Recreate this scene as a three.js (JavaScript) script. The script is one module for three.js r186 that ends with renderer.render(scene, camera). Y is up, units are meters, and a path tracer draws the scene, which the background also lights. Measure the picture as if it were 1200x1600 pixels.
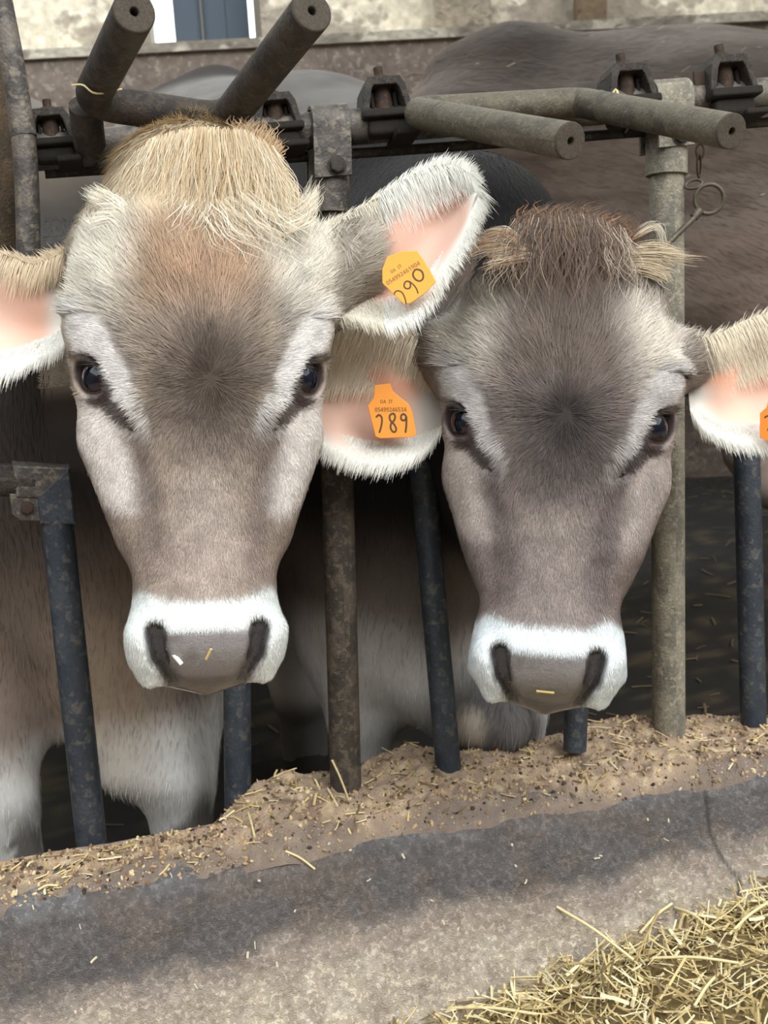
import * as THREE from 'three';
import { mergeGeometries } from 'three/addons/utils/BufferGeometryUtils.js';
import { RoundedBoxGeometry } from 'three/addons/geometries/RoundedBoxGeometry.js';

// ------------------------------------------------------------------ camera, sky, light
const V = (x = 0, y = 0, z = 0) => new THREE.Vector3(x, y, z);
const scene = new THREE.Scene();
const renderer = new THREE.WebGLRenderer({ antialias: true });
renderer.toneMapping = THREE.LinearToneMapping;
renderer.toneMappingExposure = 1.3;
renderer.shadowMap.enabled = true;
const F = 1750;                                   // focal length in pixels of the 1200 x 1600 frame
const camera = new THREE.PerspectiveCamera(2 * Math.atan(800 / F) * 180 / Math.PI, 0.75, 0.05, 60);
const PITCH = 15 * Math.PI / 180, YAW = 13 * Math.PI / 180, ROLL = 3 * Math.PI / 180;
const EYE = V(0, 1.0, 1.2);
const FW = V(Math.sin(YAW) * Math.cos(PITCH), -Math.sin(PITCH), -Math.cos(YAW) * Math.cos(PITCH));
const R0 = V(Math.cos(YAW), 0, Math.sin(YAW)), U0 = R0.clone().cross(FW);
const RT = R0.clone().multiplyScalar(Math.cos(ROLL)).addScaledVector(U0, -Math.sin(ROLL));
const UP = U0.clone().multiplyScalar(Math.cos(ROLL)).addScaledVector(R0, Math.sin(ROLL));
camera.position.copy(EYE);
camera.up.copy(UP);
camera.lookAt(EYE.clone().add(FW));
camera.focus = 1.06;
camera.userData.fStop = 11;
scene.add(camera);
scene.background = new THREE.Color(0.93, 0.98, 1.0).multiplyScalar(2.6);   // even overcast sky
const sun = new THREE.DirectionalLight(0xfffdf8, 1.6);                      // the bright part of the cloud cover, very soft
sun.position.set(2.2, 5.0, 4.2);
sun.target.position.set(0.3, 0.8, 0.1);
sun.castShadow = true;
sun.shadow.radius = 60;
Object.assign(sun.shadow.camera, { left: -4, right: 4, top: 4, bottom: -4, near: 0.1, far: 20 });
sun.shadow.mapSize.set(2048, 2048);
scene.add(sun, sun.target);

const at = (x, y, d) => EYE.clone().addScaledVector(FW, d).addScaledVector(RT, (x - 600) / F * d).addScaledVector(UP, (800 - y) / F * d);

// ------------------------------------------------------------------ small tools
function rng(seed) { let s = seed >>> 0; return () => { s = (s + 0x6d2b79f5) | 0; let t = Math.imul(s ^ (s >>> 15), 1 | s); t = (t + Math.imul(t ^ (t >>> 7), 61 | t)) ^ t; return ((t ^ (t >>> 14)) >>> 0) / 4294967296; }; }
const rnd = rng(7);
const clamp = (x, a = 0, b = 1) => x < a ? a : x > b ? b : x;
const mix = (a, b, t) => a + (b - a) * t;
const sstep = (a, b, x) => { const t = clamp((x - a) / (b - a)); return t * t * (3 - 2 * t); };
const s2l = c => { c /= 255; return c <= 0.04045 ? c / 12.92 : Math.pow((c + 0.055) / 1.055, 2.4); };
const L3 = (r, g, b) => [s2l(r), s2l(g), s2l(b)];
function h3(x, y, z) { let h = Math.imul(x, 374761393) ^ Math.imul(y, 668265263) ^ Math.imul(z, 2147483647 ^ 0x5bd1e995); h = Math.imul(h ^ (h >>> 13), 1274126177); h ^= h >>> 16; return (h >>> 0) / 4294967296; }
function noise(x, y, z) {
  const ix = Math.floor(x), iy = Math.floor(y), iz = Math.floor(z); let fx = x - ix, fy = y - iy, fz = z - iz;
  fx = fx * fx * (3 - 2 * fx); fy = fy * fy * (3 - 2 * fy); fz = fz * fz * (3 - 2 * fz);
  const a = mix(mix(h3(ix, iy, iz), h3(ix + 1, iy, iz), fx), mix(h3(ix, iy + 1, iz), h3(ix + 1, iy + 1, iz), fx), fy);
  const b = mix(mix(h3(ix, iy, iz + 1), h3(ix + 1, iy, iz + 1), fx), mix(h3(ix, iy + 1, iz + 1), h3(ix + 1, iy + 1, iz + 1), fx), fy);
  return mix(a, b, fz);
}
const fbm = (x, y, z, o = 4) => { let s = 0, a = 0.5, t = 0; for (let i = 0; i < o; i++) { s += a * noise(x, y, z); t += a; a *= 0.5; x = x * 2.03 + 7.1; y = y * 2.03 + 3.7; z = z * 2.03 + 1.3; } return s / t; };
const blend = (c, b, t) => { c[0] += (b[0] - c[0]) * t; c[1] += (b[1] - c[1]) * t; c[2] += (b[2] - c[2]) * t; };
const noisy = (c, p, s, a) => { const k = 1 + (fbm(p.x * s, p.y * s, p.z * s, 4) - .5) * a; return c.map(q => q * k); };
const pl = (tab, x) => { if (x <= tab[0][0]) return tab[0][1]; for (let i = 1; i < tab.length; i++) if (x <= tab[i][0]) { const a = tab[i - 1], b = tab[i], t = (x - a[0]) / (b[0] - a[0]); return mix(a[1], b[1], t); } return tab[tab.length - 1][1]; };
// smooth table, sampled once
function table(tab, lo, hi, n = 400, blur = 7) {
  tab = tab.slice().sort((a, b) => a[0] - b[0]);
  let v = Float64Array.from({ length: n }, (_, i) => pl(tab, mix(lo, hi, i / (n - 1))));
  for (let k = 0; k < 2; k++) { const w = v.slice(); for (let i = 0; i < n; i++) { let s = 0, c = 0; for (let j = -blur; j <= blur; j++) { const q = i + j; if (q >= 0 && q < n) { s += v[q]; c++; } } w[i] = s / c; } v = w; }
  return x => { const t = clamp((x - lo) / (hi - lo)) * (n - 1), i = Math.min(n - 2, t | 0); return mix(v[i], v[i + 1], t - i); };
}
// periodic texture computed from noise (canvas-free)
function tex(n, fn, srgb = true) {
  const d = new Uint8Array(n * n * 4);
  for (let y = 0; y < n; y++) for (let x = 0; x < n; x++) { const c = fn(x / n, y / n); const k = (y * n + x) * 4; d[k] = clamp(c[0], 0, 255); d[k + 1] = clamp(c[1], 0, 255); d[k + 2] = clamp(c[2], 0, 255); d[k + 3] = 255; }
  const t = new THREE.DataTexture(d, n, n); t.wrapS = t.wrapT = THREE.RepeatWrapping; t.magFilter = THREE.LinearFilter; if (srgb) t.colorSpace = THREE.SRGBColorSpace; t.needsUpdate = true; return t;
}
const TAU = Math.PI * 2;
function wnoise(x, y, P, s) { const ix = Math.floor(x), iy = Math.floor(y), w = k => ((k % P) + P) % P; let fx = x - ix, fy = y - iy; fx = fx * fx * (3 - 2 * fx); fy = fy * fy * (3 - 2 * fy); return mix(mix(h3(w(ix), w(iy), s), h3(w(ix + 1), w(iy), s), fx), mix(h3(w(ix), w(iy + 1), s), h3(w(ix + 1), w(iy + 1), s), fx), fy); }
const pn = (u, v, f, s, o = 4) => { f = Math.round(f); s = Math.round(s * 10); let a = .5, t = 0, r = 0; for (let i = 0; i < o; i++) { r += a * wnoise(u * f, v * f, f, s + i); t += a; a *= .5; f *= 2; } return r / t; };
const mat = (o) => new THREE.MeshStandardMaterial({ roughness: 0.8, ...o });

const used = {};
const numbered = n => { const k = used[n] = (used[n] ?? -1) + 1; return k ? n + '_' + String(k).padStart(3, '0') : n; };
function tag(o, label, category, group, kind) { if (label) o.userData.label = label; if (category) o.userData.category = category; if (group) o.userData.group = group; if (kind) o.userData.kind = kind; return o; }
function base(name, p = V()) { const o = new THREE.Group(); o.name = numbered(name); o.position.copy(p); scene.add(o); return o; }
function finish(g) { if (!g.attributes.normal) g.computeVertexNormals(); return g; }
function obj(name, geos, m, parent = scene) {
  const list = [].concat(geos).map(g => g.index ? g : g);
  let g = list.length > 1 ? mergeGeometries(list.map(q => q.index ? q.toNonIndexed() : q)) : list[0];
  finish(g);
  if (parent !== scene) { parent.updateWorldMatrix(true, false); const inv = parent.matrixWorld.clone().invert(); g = g.clone().applyMatrix4(inv); }
  const o = new THREE.Mesh(g, m); o.name = parent === scene ? numbered(name) : name; o.castShadow = o.receiveShadow = true; parent.add(o); return o;
}
const struct = (name, geos, m, parent = scene) => { const o = obj(name, geos, m, parent); if (parent === scene) o.userData.kind = 'structure'; return o; };
function frameM(p, x, y, z) { return new THREE.Matrix4().makeBasis(x, y, z).setPosition(p); }
// a pipe through points; uv in metres; optional closed ends
function pipe(pts, r, { seg = 20, step = 0.008, ends = true, tension = 0.5, round = 0 } = {}) {
  let P = pts;
  if (round > 0 && pts.length > 2) {                               // straight runs with rounded bends
    P = [pts[0]];
    for (let i = 1; i < pts.length - 1; i++) {
      const a = pts[i - 1].clone().sub(pts[i]), b = pts[i + 1].clone().sub(pts[i]); const rr = Math.min(round, a.length() * 0.45, b.length() * 0.45);
      const A = pts[i].clone().addScaledVector(a.normalize(), rr), B = pts[i].clone().addScaledVector(b.normalize(), rr);
      for (let k = 0; k <= 8; k++) { const t = k / 8; P.push(A.clone().multiplyScalar((1 - t) * (1 - t)).addScaledVector(pts[i], 2 * t * (1 - t)).addScaledVector(B, t * t)); }
    }
    P.push(pts[pts.length - 1]);
  } else if (pts.length > 2) { const c = new THREE.CatmullRomCurve3(pts, false, 'catmullrom', tension); P = c.getSpacedPoints(Math.max(8, Math.ceil(c.getLength() / step))); }
  const rf = typeof r === 'function' ? r : () => r;
  const pos = [], nor = [], uv = [], idx = []; let n = null, acc = 0;
  for (let i = 0; i < P.length; i++) {
    const t = P[Math.min(i + 1, P.length - 1)].clone().sub(P[Math.max(i - 1, 0)]).normalize();
    if (!n) n = (Math.abs(t.y) < 0.9 ? V(0, 1, 0) : V(1, 0, 0)).cross(t).normalize(); else n = n.addScaledVector(t, -n.dot(t)).normalize();
    const b = t.clone().cross(n); if (i) acc += P[i].distanceTo(P[i - 1]);
    const rr = rf(i / (P.length - 1));
    for (let k = 0; k <= seg; k++) { const a = k / seg * TAU, d = n.clone().multiplyScalar(Math.cos(a)).addScaledVector(b, Math.sin(a)); pos.push(P[i].x + d.x * rr, P[i].y + d.y * rr, P[i].z + d.z * rr); nor.push(d.x, d.y, d.z); uv.push(k / seg * TAU * rr, acc); }
  }
  const W = seg + 1;
  for (let i = 0; i < P.length - 1; i++) for (let k = 0; k < seg; k++) { const a = i * W + k; idx.push(a, a + 1, a + W, a + 1, a + W + 1, a + W); }
  if (ends) for (const e of [0, 1]) {
    const i = e ? P.length - 1 : 0, t = P[i].clone().sub(P[e ? i - 1 : 1]).normalize(), c = pos.length / 3; pos.push(P[i].x, P[i].y, P[i].z); nor.push(t.x, t.y, t.z); uv.push(0, acc * e);
    for (let k = 0; k <= seg; k++) { const q = (i * W + k) * 3; pos.push(pos[q], pos[q + 1], pos[q + 2]); nor.push(t.x, t.y, t.z); uv.push((pos[q] - P[i].x), (pos[q + 1] - P[i].y) + acc * e); }
    for (let k = 0; k < seg; k++) e ? idx.push(c, c + 1 + k, c + 2 + k) : idx.push(c, c + 2 + k, c + 1 + k);
  }
  const g = new THREE.BufferGeometry(); g.setAttribute('position', new THREE.Float32BufferAttribute(pos, 3)); g.setAttribute('normal', new THREE.Float32BufferAttribute(nor, 3)); g.setAttribute('uv', new THREE.Float32BufferAttribute(uv, 2)); g.setIndex(idx); return g;
}
function lathe(profile, p, axis, seg = 28) {                        // profile [radius, height] along axis
  const g = new THREE.LatheGeometry(profile.map(q => new THREE.Vector2(q[0], q[1])), seg);
  g.applyQuaternion(new THREE.Quaternion().setFromUnitVectors(V(0, 1, 0), axis.clone().normalize())); return g.translate(p.x, p.y, p.z);
}
function box(w, h, d, r, m) { const g = new RoundedBoxGeometry(w, h, d, 2, Math.min(r, w / 2.01, h / 2.01, d / 2.01)); return m ? g.applyMatrix4(m) : g; }
function hexBolt(p, axis, r, h) { return lathe([[0, h], [r * 0.75, h], [r, h * 0.8], [r, 0], [0, 0]].reverse(), p, axis, 6); }
function plateShape(pts, depth, bevel, m) {                         // extruded outline
  const g = new THREE.ExtrudeGeometry(new THREE.Shape(pts.map(p => new THREE.Vector2(...p))), { depth, bevelEnabled: true, bevelSize: bevel, bevelThickness: bevel, bevelSegments: 2 }); return m ? g.applyMatrix4(m) : g;
}

// ------------------------------------------------------------------ materials
const grimeTex = (c0, c1, c2, f, s, thr = 0.55) => tex(512, (u, v) => { const a = pn(u, v, f, s, 5), b = pn(u, v, f * 5, s + 9, 3), d = pn(u, v, f * 14, s + 4, 2); const t = sstep(thr - 0.08, thr + 0.12, a), k = sstep(0.55, 0.75, b); return [0, 1, 2].map(i => (mix(mix(c0[i], c1[i], t), c2[i], k * 0.7)) * (0.86 + 0.28 * d)); });
const bumpTex = (f, s) => tex(512, (u, v) => { const a = pn(u, v, f, s, 5), b = pn(u, v, f * 6, s + 5, 3); const q = 255 * (0.5 * a + 0.5 * b); return [q, q, q]; }, false);
const rep = (t, m) => { const c = t.clone(); c.repeat.set(1 / m, 1 / m); c.needsUpdate = true; return c; };
const T_metal = grimeTex([64, 60, 57], [92, 86, 80], [118, 108, 94], 9, 1.3, 0.52);
const T_blue = grimeTex([46, 53, 62], [60, 66, 74], [96, 92, 86], 8, 5.1, 0.6);
const T_dusty = grimeTex([104, 100, 90], [128, 122, 108], [150, 142, 124], 9, 8.7, 0.5);
const T_bump = bumpTex(10, 2.2);
const M = {
  metal: mat({ map: rep(T_metal, 0.25), bumpMap: rep(T_bump, 0.12), bumpScale: 0.0012, roughness: 0.62, metalness: 0.25 }),
  dark: mat({ map: rep(T_metal, 0.2), color: 0xa39c94, bumpMap: rep(T_bump, 0.08), bumpScale: 0.0015, roughness: 0.75, metalness: 0.2 }),
  blue: mat({ map: rep(T_blue, 0.25), bumpMap: rep(T_bump, 0.15), bumpScale: 0.0008, roughness: 0.5, metalness: 0.2 }),
  dusty: mat({ map: rep(T_dusty, 0.25), bumpMap: rep(T_bump, 0.1), bumpScale: 0.0015, roughness: 0.85 }),
  cap: mat({ map: rep(T_dusty, 0.1), color: 0xc4b8b2, bumpMap: rep(T_bump, 0.06), bumpScale: 0.0012, roughness: 0.7, metalness: 0.15 }),
  hole: mat({ color: 0x0b0a0a, roughness: 1 }),
  rust: mat({ map: rep(T_metal, 0.1), color: 0xb09078, roughness: 0.85, metalness: 0.1 }),
  steel: mat({ map: rep(T_dusty, 0.1), color: 0xb4aca4, roughness: 0.55, metalness: 0.35 }),
  vc: mat({ vertexColors: true, roughness: 0.9 }),
  hair: new THREE.MeshPhysicalMaterial({ vertexColors: true, roughness: 0.62, specularIntensity: 0.5 }),
  skin: new THREE.MeshPhysicalMaterial({ vertexColors: true, roughness: 0.75, specularIntensity: 0.35 }),
};
M.dusty2 = mat({ map: rep(T_metal, 0.22), color: 0xd8d0c4, bumpMap: rep(T_bump, 0.1), bumpScale: 0.0015, roughness: 0.8 });
M.dusty3 = mat({ map: rep(T_dusty, 0.25), color: 0xb2aea6, bumpMap: rep(T_bump, 0.1), bumpScale: 0.0012, roughness: 0.7, metalness: 0.1 });
M.straw = mat({ color: 0xd8c898, roughness: 0.7 });
M.strawv = mat({ vertexColors: true, roughness: 0.8 });
M.nose = new THREE.MeshPhysicalMaterial({ vertexColors: true, roughness: 0.28, clearcoat: 1.0, clearcoatRoughness: 0.12, bumpMap: rep(bumpTex(24, 7.7), 0.05), bumpScale: 0.0028 });

// ------------------------------------------------------------------ the barn
const wallTex = tex(1024, (u, v) => {                               // old lime plaster: cream, grey worn patches
  const a = pn(u, v, 5, 11.3, 6), b = pn(u, v, 16, 3.1, 4), c = pn(u, v, 50, 8.8, 3), w = sstep(0.52, 0.58, a * 0.7 + b * 0.3);
  const k = 0.86 + 0.26 * c; return [mix(222, 166, w) * k, mix(214, 157, w) * k, mix(196, 144, w) * k];
});
const wallBump = tex(512, (u, v) => { const a = pn(u, v, 5, 11.3, 6), b = pn(u, v, 30, 3.1, 4); const q = 255 * (0.4 * sstep(0.5, 0.55, a) + 0.6 * b); return [q, q, q]; }, false);
const concTex = tex(1024, (u, v) => { const a = pn(u, v, 6, 21.3, 6), b = pn(u, v, 40, 3.9, 3), d = sstep(0.66, 0.74, pn(u, v, 60, 6.1, 2)); const k = 0.72 + 0.36 * a + 0.22 * (b - 0.5); return [mix(172 * k, 214, d * 0.5), mix(156 * k, 202, d * 0.5), mix(144 * k, 186, d * 0.5)]; });
const floorTex = tex(512, (u, v) => { const a = pn(u, v, 12, 31.3, 6), b = sstep(0.62, 0.75, pn(u, v, 50, 3.9, 3)); const k = 0.5 + 0.7 * a; return [mix(42 * k, 96, b * 0.5), mix(34 * k, 82, b * 0.5), mix(28 * k, 60, b * 0.5)]; });
M.plaster = mat({ map: rep(wallTex, 1.1), bumpMap: rep(wallBump, 1.1), bumpScale: 0.01, roughness: 0.95 });
M.grey = mat({ map: rep(wallTex, 0.9), color: 0xb0aaa6, bumpMap: rep(wallBump, 0.6), bumpScale: 0.01, roughness: 0.95 });
M.conc = mat({ map: rep(concTex, 0.8), bumpMap: rep(wallBump, 0.7), bumpScale: 0.004, roughness: 0.95 });
M.floor = mat({ map: rep(floorTex, 0.7), bumpMap: rep(wallBump, 0.3), bumpScale: 0.02, roughness: 0.9 });
M.roof = mat({ color: 0x4a4038, roughness: 0.95 });
function slab(w, h, d, x, y, z, rot = 0, o = V()) {                 // box with uv in metres; x,y,z is its centre
  const g = new THREE.BoxGeometry(w, h, d); const uv = g.attributes.uv, n = g.attributes.normal;
  for (let i = 0; i < uv.count; i++) { const ax = Math.abs(n.getX(i)) > 0.5, ay = Math.abs(n.getY(i)) > 0.5; uv.setXY(i, uv.getX(i) * (ax ? d : w) + x * 0.37, uv.getY(i) * (ay ? d : h) + y * 0.21); }
  g.translate(x, y, z); if (rot) g.rotateY(rot); return g.translate(o.x, o.y, o.z);
}
struct('floor', slab(9, 0.2, 5.2, 0.5, -0.1, -2.5), M.floor);
struct('alley_floor', slab(9, 0.2, 4.2, 0.5, 0.05, 2.0), M.conc);
// back wall, square to the view; wall frame: x along R0, z towards the camera, origin below the image centre
const WD = 3.7, wo = EYE.clone().addScaledVector(V(Math.sin(YAW), 0, -Math.cos(YAW)), 3.987 + .2); wo.y = 0;
const wx = px => (px - 600) / F * WD, LEDGE = at(600, 46, WD).y - .02;
const wall = (w, h, d, x, y, z) => slab(w, h, d, x, y, z, -YAW, wo);
{
  const o0 = wx(236), o1 = wx(440), top = 2.75, oh = LEDGE + 0.75;
  struct('wall_back', [
    wall(o0 + 4.5, top - LEDGE, 0.25, (o0 - 4.5) / 2, (top + LEDGE) / 2, -0.15), wall(4.5 - o1, top - LEDGE, 0.25, (o1 + 4.5) / 2, (top + LEDGE) / 2, -0.15),
    wall(o1 - o0, top - oh, 0.25, (o0 + o1) / 2, (top + oh) / 2, -0.15)], M.plaster);
  struct('wall_base', wall(9, LEDGE, 0.5, 0, LEDGE / 2, -0.05), M.conc);
  const led = wall(9, 0.03, 0.51, 0, LEDGE, -0.045); struct('trim_1', led, M.plaster);
  struct('trim_2', wall(wx(815) - wx(725), top - LEDGE, 0.12, wx(770), (top + LEDGE) / 2, 0.0), M.grey);
  struct('trim_3', wall(wx(1003) - wx(955), top - LEDGE, 0.10, wx(979), (top + LEDGE) / 2, 0.0), mat({ map: rep(wallTex, 0.5), color: 0x8a7b6c }));
  struct('window_1', [wall(0.03, 0.75, 0.1, o0 + 0.015, LEDGE + 0.375, -0.15), wall(0.03, 0.75, 0.1, o1 - 0.015, LEDGE + 0.375, -0.15), wall(o1 - o0, 0.03, 0.1, (o0 + o1) / 2, LEDGE + 0.74, -0.15)], mat({ color: 0x8f8a80 }));
  // blue grey shutter boards standing in the opening
  const sh = base('window_shutter', wo.clone()); sh.userData = { label: 'blue grey boarded shutter standing half open in the bright back window', category: 'shutter' };
  const mSh = mat({ color: 0x4e5a68, roughness: 0.7 });
  for (const [a, b] of [[287, 333], [338, 375], [376, 413]]) obj('board', wall(wx(b) - wx(a), 0.72, 0.03, wx((a + b) / 2), LEDGE + 0.36, -0.18), mSh, sh);
  obj('stile', wall(0.008, 0.72, 0.04, wx(335.5), LEDGE + 0.36, -0.17), mat({ color: 0x6b6a66 }), sh);
  const dp = base('drain_pipe', wo.clone()); tag(dp, 'pale blue grey upright pipe at the right side of the back window', 'pipe');
  const pb = V(wx(430), LEDGE, -0.2).applyAxisAngle(V(0, 1, 0), -YAW).add(wo);
  obj('pipe', pipe([pb, pb.clone().add(V(0, 0.72, 0))], 0.014), mat({ color: 0x7d8a98, roughness: 0.6 }), dp);
  obj('collar', pipe([pb.clone().add(V(0, 0.3, 0)), pb.clone().add(V(0, 0.34, 0))], 0.018), mat({ color: 0x6d7884, roughness: 0.6 }), dp);
}
struct('wall_left', slab(0.2, 2.8, 8.4, -3.4, 1.4, 0), M.grey);
struct('wall_right', slab(0.2, 2.8, 8.4, 4.6, 1.4, 0), M.grey);
struct('wall_front', slab(8.2, 3.2, 0.2, 0.6, 1.6, 4.1), M.grey);
struct('added_shade_beam', [slab(8.0, 0.5, 0.16, 0.6, 2.42, -0.02), slab(8.0, 0.5, 0.05, 0.6, 1.93, -0.03)], M.roof);  // added unseen lintel that keeps high sky light out of the pen
struct('ceiling', slab(8.4, 0.15, 1.45, 0.6, 2.75, -0.80), M.roof);  // stops short of the rear; gap added so sky light reaches the back wall

// ------------------------------------------------------------------ feed curb: rounded, greasy along its edge, rough below
const zIn = x => pl([[-.3, .026], [.05, .026], [.075, -.01], [.11, -.052], [.70, -.052], [.80, -.01], [2, -.01]], x);
const CURB = [[-.06, -.02], [-.06, .31], [-.05, .322], [.03, .328], [.06, .330], [.09, .328], [.108, .321], [.122, .306], [.135, .286], [.150, .260], [.166, .234], [.182, .208], [.198, .182], [.214, .156], [.226, .138], [.23, .12]];
{
  const NX = 1000, x0 = -1.2, x1 = 2.2, fine = [];
  for (let i = 0; i < CURB.length - 1; i++) { const n = i < 3 ? 3 : 7; for (let k = 0; k < n; k++) fine.push([mix(CURB[i][0], CURB[i + 1][0], k / n), mix(CURB[i][1], CURB[i + 1][1], k / n)]); } fine.push(CURB[CURB.length - 1]);
  const pos = [], col = [], uv = [], idx = [], W = fine.length; let acc = 0; const len = fine.map((p, i) => acc += i ? Math.hypot(p[0] - fine[i - 1][0], p[1] - fine[i - 1][1]) : 0);
  for (let i = 0; i <= NX; i++) for (let j = 0; j < W; j++) {
    const x = mix(x0, x1, i / NX), z = fine[j][0] < .03 ? Math.min(.031, zIn(x) + fine[j][0] + .055) : fine[j][0], y = fine[j][1], a = fbm(x * 7, y * 7, z * 7, 4) - .5, b = fbm(x * 40, y * 40, z * 40, 3) - .5;
    const dz = z > .1 ? a * .018 + b * .004 : 0; pos.push(x, y + (z > .06 ? b * .003 : 0), z + dz); uv.push(x, len[j]);
    const q = y + a * .06 + b * .05; const c = L3(194, 180, 160);
    blend(c, L3(182, 168, 151), sstep(.45, .62, fbm(x * 25, y * 25, z * 9, 4)));
    blend(c, L3(218, 208, 192), sstep(.52, .66, fbm(x * 70 + 9, y * 70, z * 40, 3)) * .45);
    blend(c, L3(150, 136, 127), sstep(.205, .245, q) * .7);
    blend(c, L3(92, 88, 88), sstep(.238, .272, q) * .95); blend(c, L3(122, 120, 121), sstep(.305, .322, y + b * .02) * .6);  // dark grease band; the paler top edge has sky gloss painted in
    blend(c, L3(112, 96, 84), sstep(.52, .62, fbm(x * 18 + 4, y * 18, z * 18, 3)) * sstep(.22, .26, y) * .45);
    blend(c, L3(46, 42, 40), sstep(.0045, .001, Math.abs(x - .628 - .02 * (noise(y * 40, 2, 1) - .5) + (y - .25) * .06)) * sstep(.14, .16, y) * .75);
    const m = 1 + b * .5; col.push(c[0] * m, c[1] * m, c[2] * m);
  }
  for (let i = 0; i < NX; i++) for (let j = 0; j < W - 1; j++) { const a = i * W + j; idx.push(a, a + 1, a + W, a + 1, a + W + 1, a + W); }
  const g = new THREE.BufferGeometry(); g.setAttribute('position', new THREE.Float32BufferAttribute(pos, 3)); g.setAttribute('color', new THREE.Float32BufferAttribute(col, 3)); g.setAttribute('uv', new THREE.Float32BufferAttribute(uv, 2)); g.setIndex(idx); g.computeVertexNormals();
  struct('feed_curb', g, mat({ vertexColors: true, map: rep(tex(512, (u, v) => { const q = 205 + 70 * (pn(u, v, 50, 4.4, 3) - .5) + (pn(u, v, 90, 7.4, 2) > .66 ? 40 : 0); return [q, q, q]; }), .3), bumpMap: rep(bumpTex(30, 6.1), .15), bumpScale: .003, roughness: .72 }));
}
function curbY(z) { return z > .23 ? .1 : pl(CURB.slice(2).map(q => [q[0], q[1]]), Math.max(z, -.02)); }
// trodden feed and muck along the top of the curb
const moundAt = (() => {
  const t = table([[-.6, 0], [.03, .002], [.075, .006], [.108, .018], [.148, .026], [.187, .018], [.235, .018], [.268, .030], [.301, .040], [.333, .020], [.366, .008], [.434, .004], [.487, .012], [.54, .028], [.612, .020], [.648, .004], [.7, .003], [1.8, .003]], -.8, 1.8, 600, 3);
  return (x, z) => { const zi = zIn(x), across = sstep(.114, .085, z + .03 * (noise(x * 9, 0, 3) - .5)) * sstep(zi - .008, zi + .022, z); const lump = fbm(x * 16, z * 16, 5, 4) - .5, fine = fbm(x * 60, z * 60, 8, 3) - .5; const h = t(x) * (.35 + .65 * sstep(.07, -.02, z)); return curbY(z) + .002 + across * (h + .002 + lump * (.014 + h * .9) + fine * (.010 + h * .14)) - .010 * (1 - sstep(0, .25, across)) - 5 * Math.max(0, zi - .004 - z); };
})();
{
  const NX = 900, NZ = 70, x0 = -.9, x1 = 1.7, z0 = -.062, z1 = .116, pos = [], col = [], uv = [], idx = [];
  for (let i = 0; i <= NX; i++) for (let j = 0; j <= NZ; j++) {
    const x = mix(x0, x1, i / NX), z = mix(z0, z1, j / NZ), y = moundAt(x, z), a = fbm(x * 12, z * 12, 3, 4), b = fbm(x * 110, z * 110, 5, 3), e = fbm(x * 45 + 5, z * 45, 1, 3);
    pos.push(x, y, z); uv.push(x, z); const c = L3(176, 153, 132);
    blend(c, L3(150, 127, 108), sstep(.45, .62, a)); blend(c, L3(190, 166, 136), sstep(.50, .66, e) * .7); blend(c, L3(84, 68, 56), sstep(.66, .76, fbm(x * 34, z * 34, 12, 3)) * .6); blend(c, L3(208, 188, 154), sstep(.62, .74, b) * .7); blend(c, L3(124, 112, 103), sstep(.070, .104, z + (a - .5) * .06) * .85);
    const m = .8 + .45 * b; col.push(c[0] * m, c[1] * m, c[2] * m);
  }
  const W = NZ + 1; for (let i = 0; i < NX; i++) for (let j = 0; j < NZ; j++) { const a = i * W + j; idx.push(a, a + 1, a + W, a + 1, a + W + 1, a + W); }
  const g = new THREE.BufferGeometry(); g.setAttribute('position', new THREE.Float32BufferAttribute(pos, 3)); g.setAttribute('color', new THREE.Float32BufferAttribute(col, 3)); g.setAttribute('uv', new THREE.Float32BufferAttribute(uv, 2)); g.setIndex(idx); g.computeVertexNormals();
  const root = base('feed_muck', V(.3, .33, 0)); tag(root, 'brown trodden feed and muck heaped along the top of the curb', 'muck', null, 'stuff');
  const o = obj('muck', g, mat({ vertexColors: true, roughness: .95, bumpMap: rep(bumpTex(26, 3.3), .06), bumpScale: .003 }), root); o.userData.kind = 'stuff';
  // crumbs
  const r = rng(91), list = [], ico = new THREE.IcosahedronGeometry(1, 0).toNonIndexed();
  const C = []; const im = new THREE.InstancedMesh(new THREE.IcosahedronGeometry(1, 0), mat({ roughness: .95 }), 9000); im.name = 'crumbs'; im.userData.kind = 'stuff';
  const m4 = new THREE.Matrix4(), qq = new THREE.Quaternion(), cc = new THREE.Color();
  for (let i = 0; i < 9000; i++) { const x = mix(-.4, 1.1, r()), z = mix(zIn(x) + .006, .112, r()), s = .0006 + .0024 * Math.pow(r(), 3.4); qq.setFromEuler(new THREE.Euler(r() * 6, r() * 6, r() * 6)); m4.compose(V(x - .3, moundAt(x, z) - .33 + s * .2, z), qq, V(s * (1 + r()), s * .7, s)); im.setMatrixAt(i, m4); const k = r(); const t = k < .45 ? L3(172, 146, 112) : k < .7 ? L3(120, 96, 74) : k < .85 ? L3(204, 184, 146) : L3(66, 52, 42); im.setColorAt(i, cc.setRGB(...t)); }
  root.add(im);
}

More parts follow.
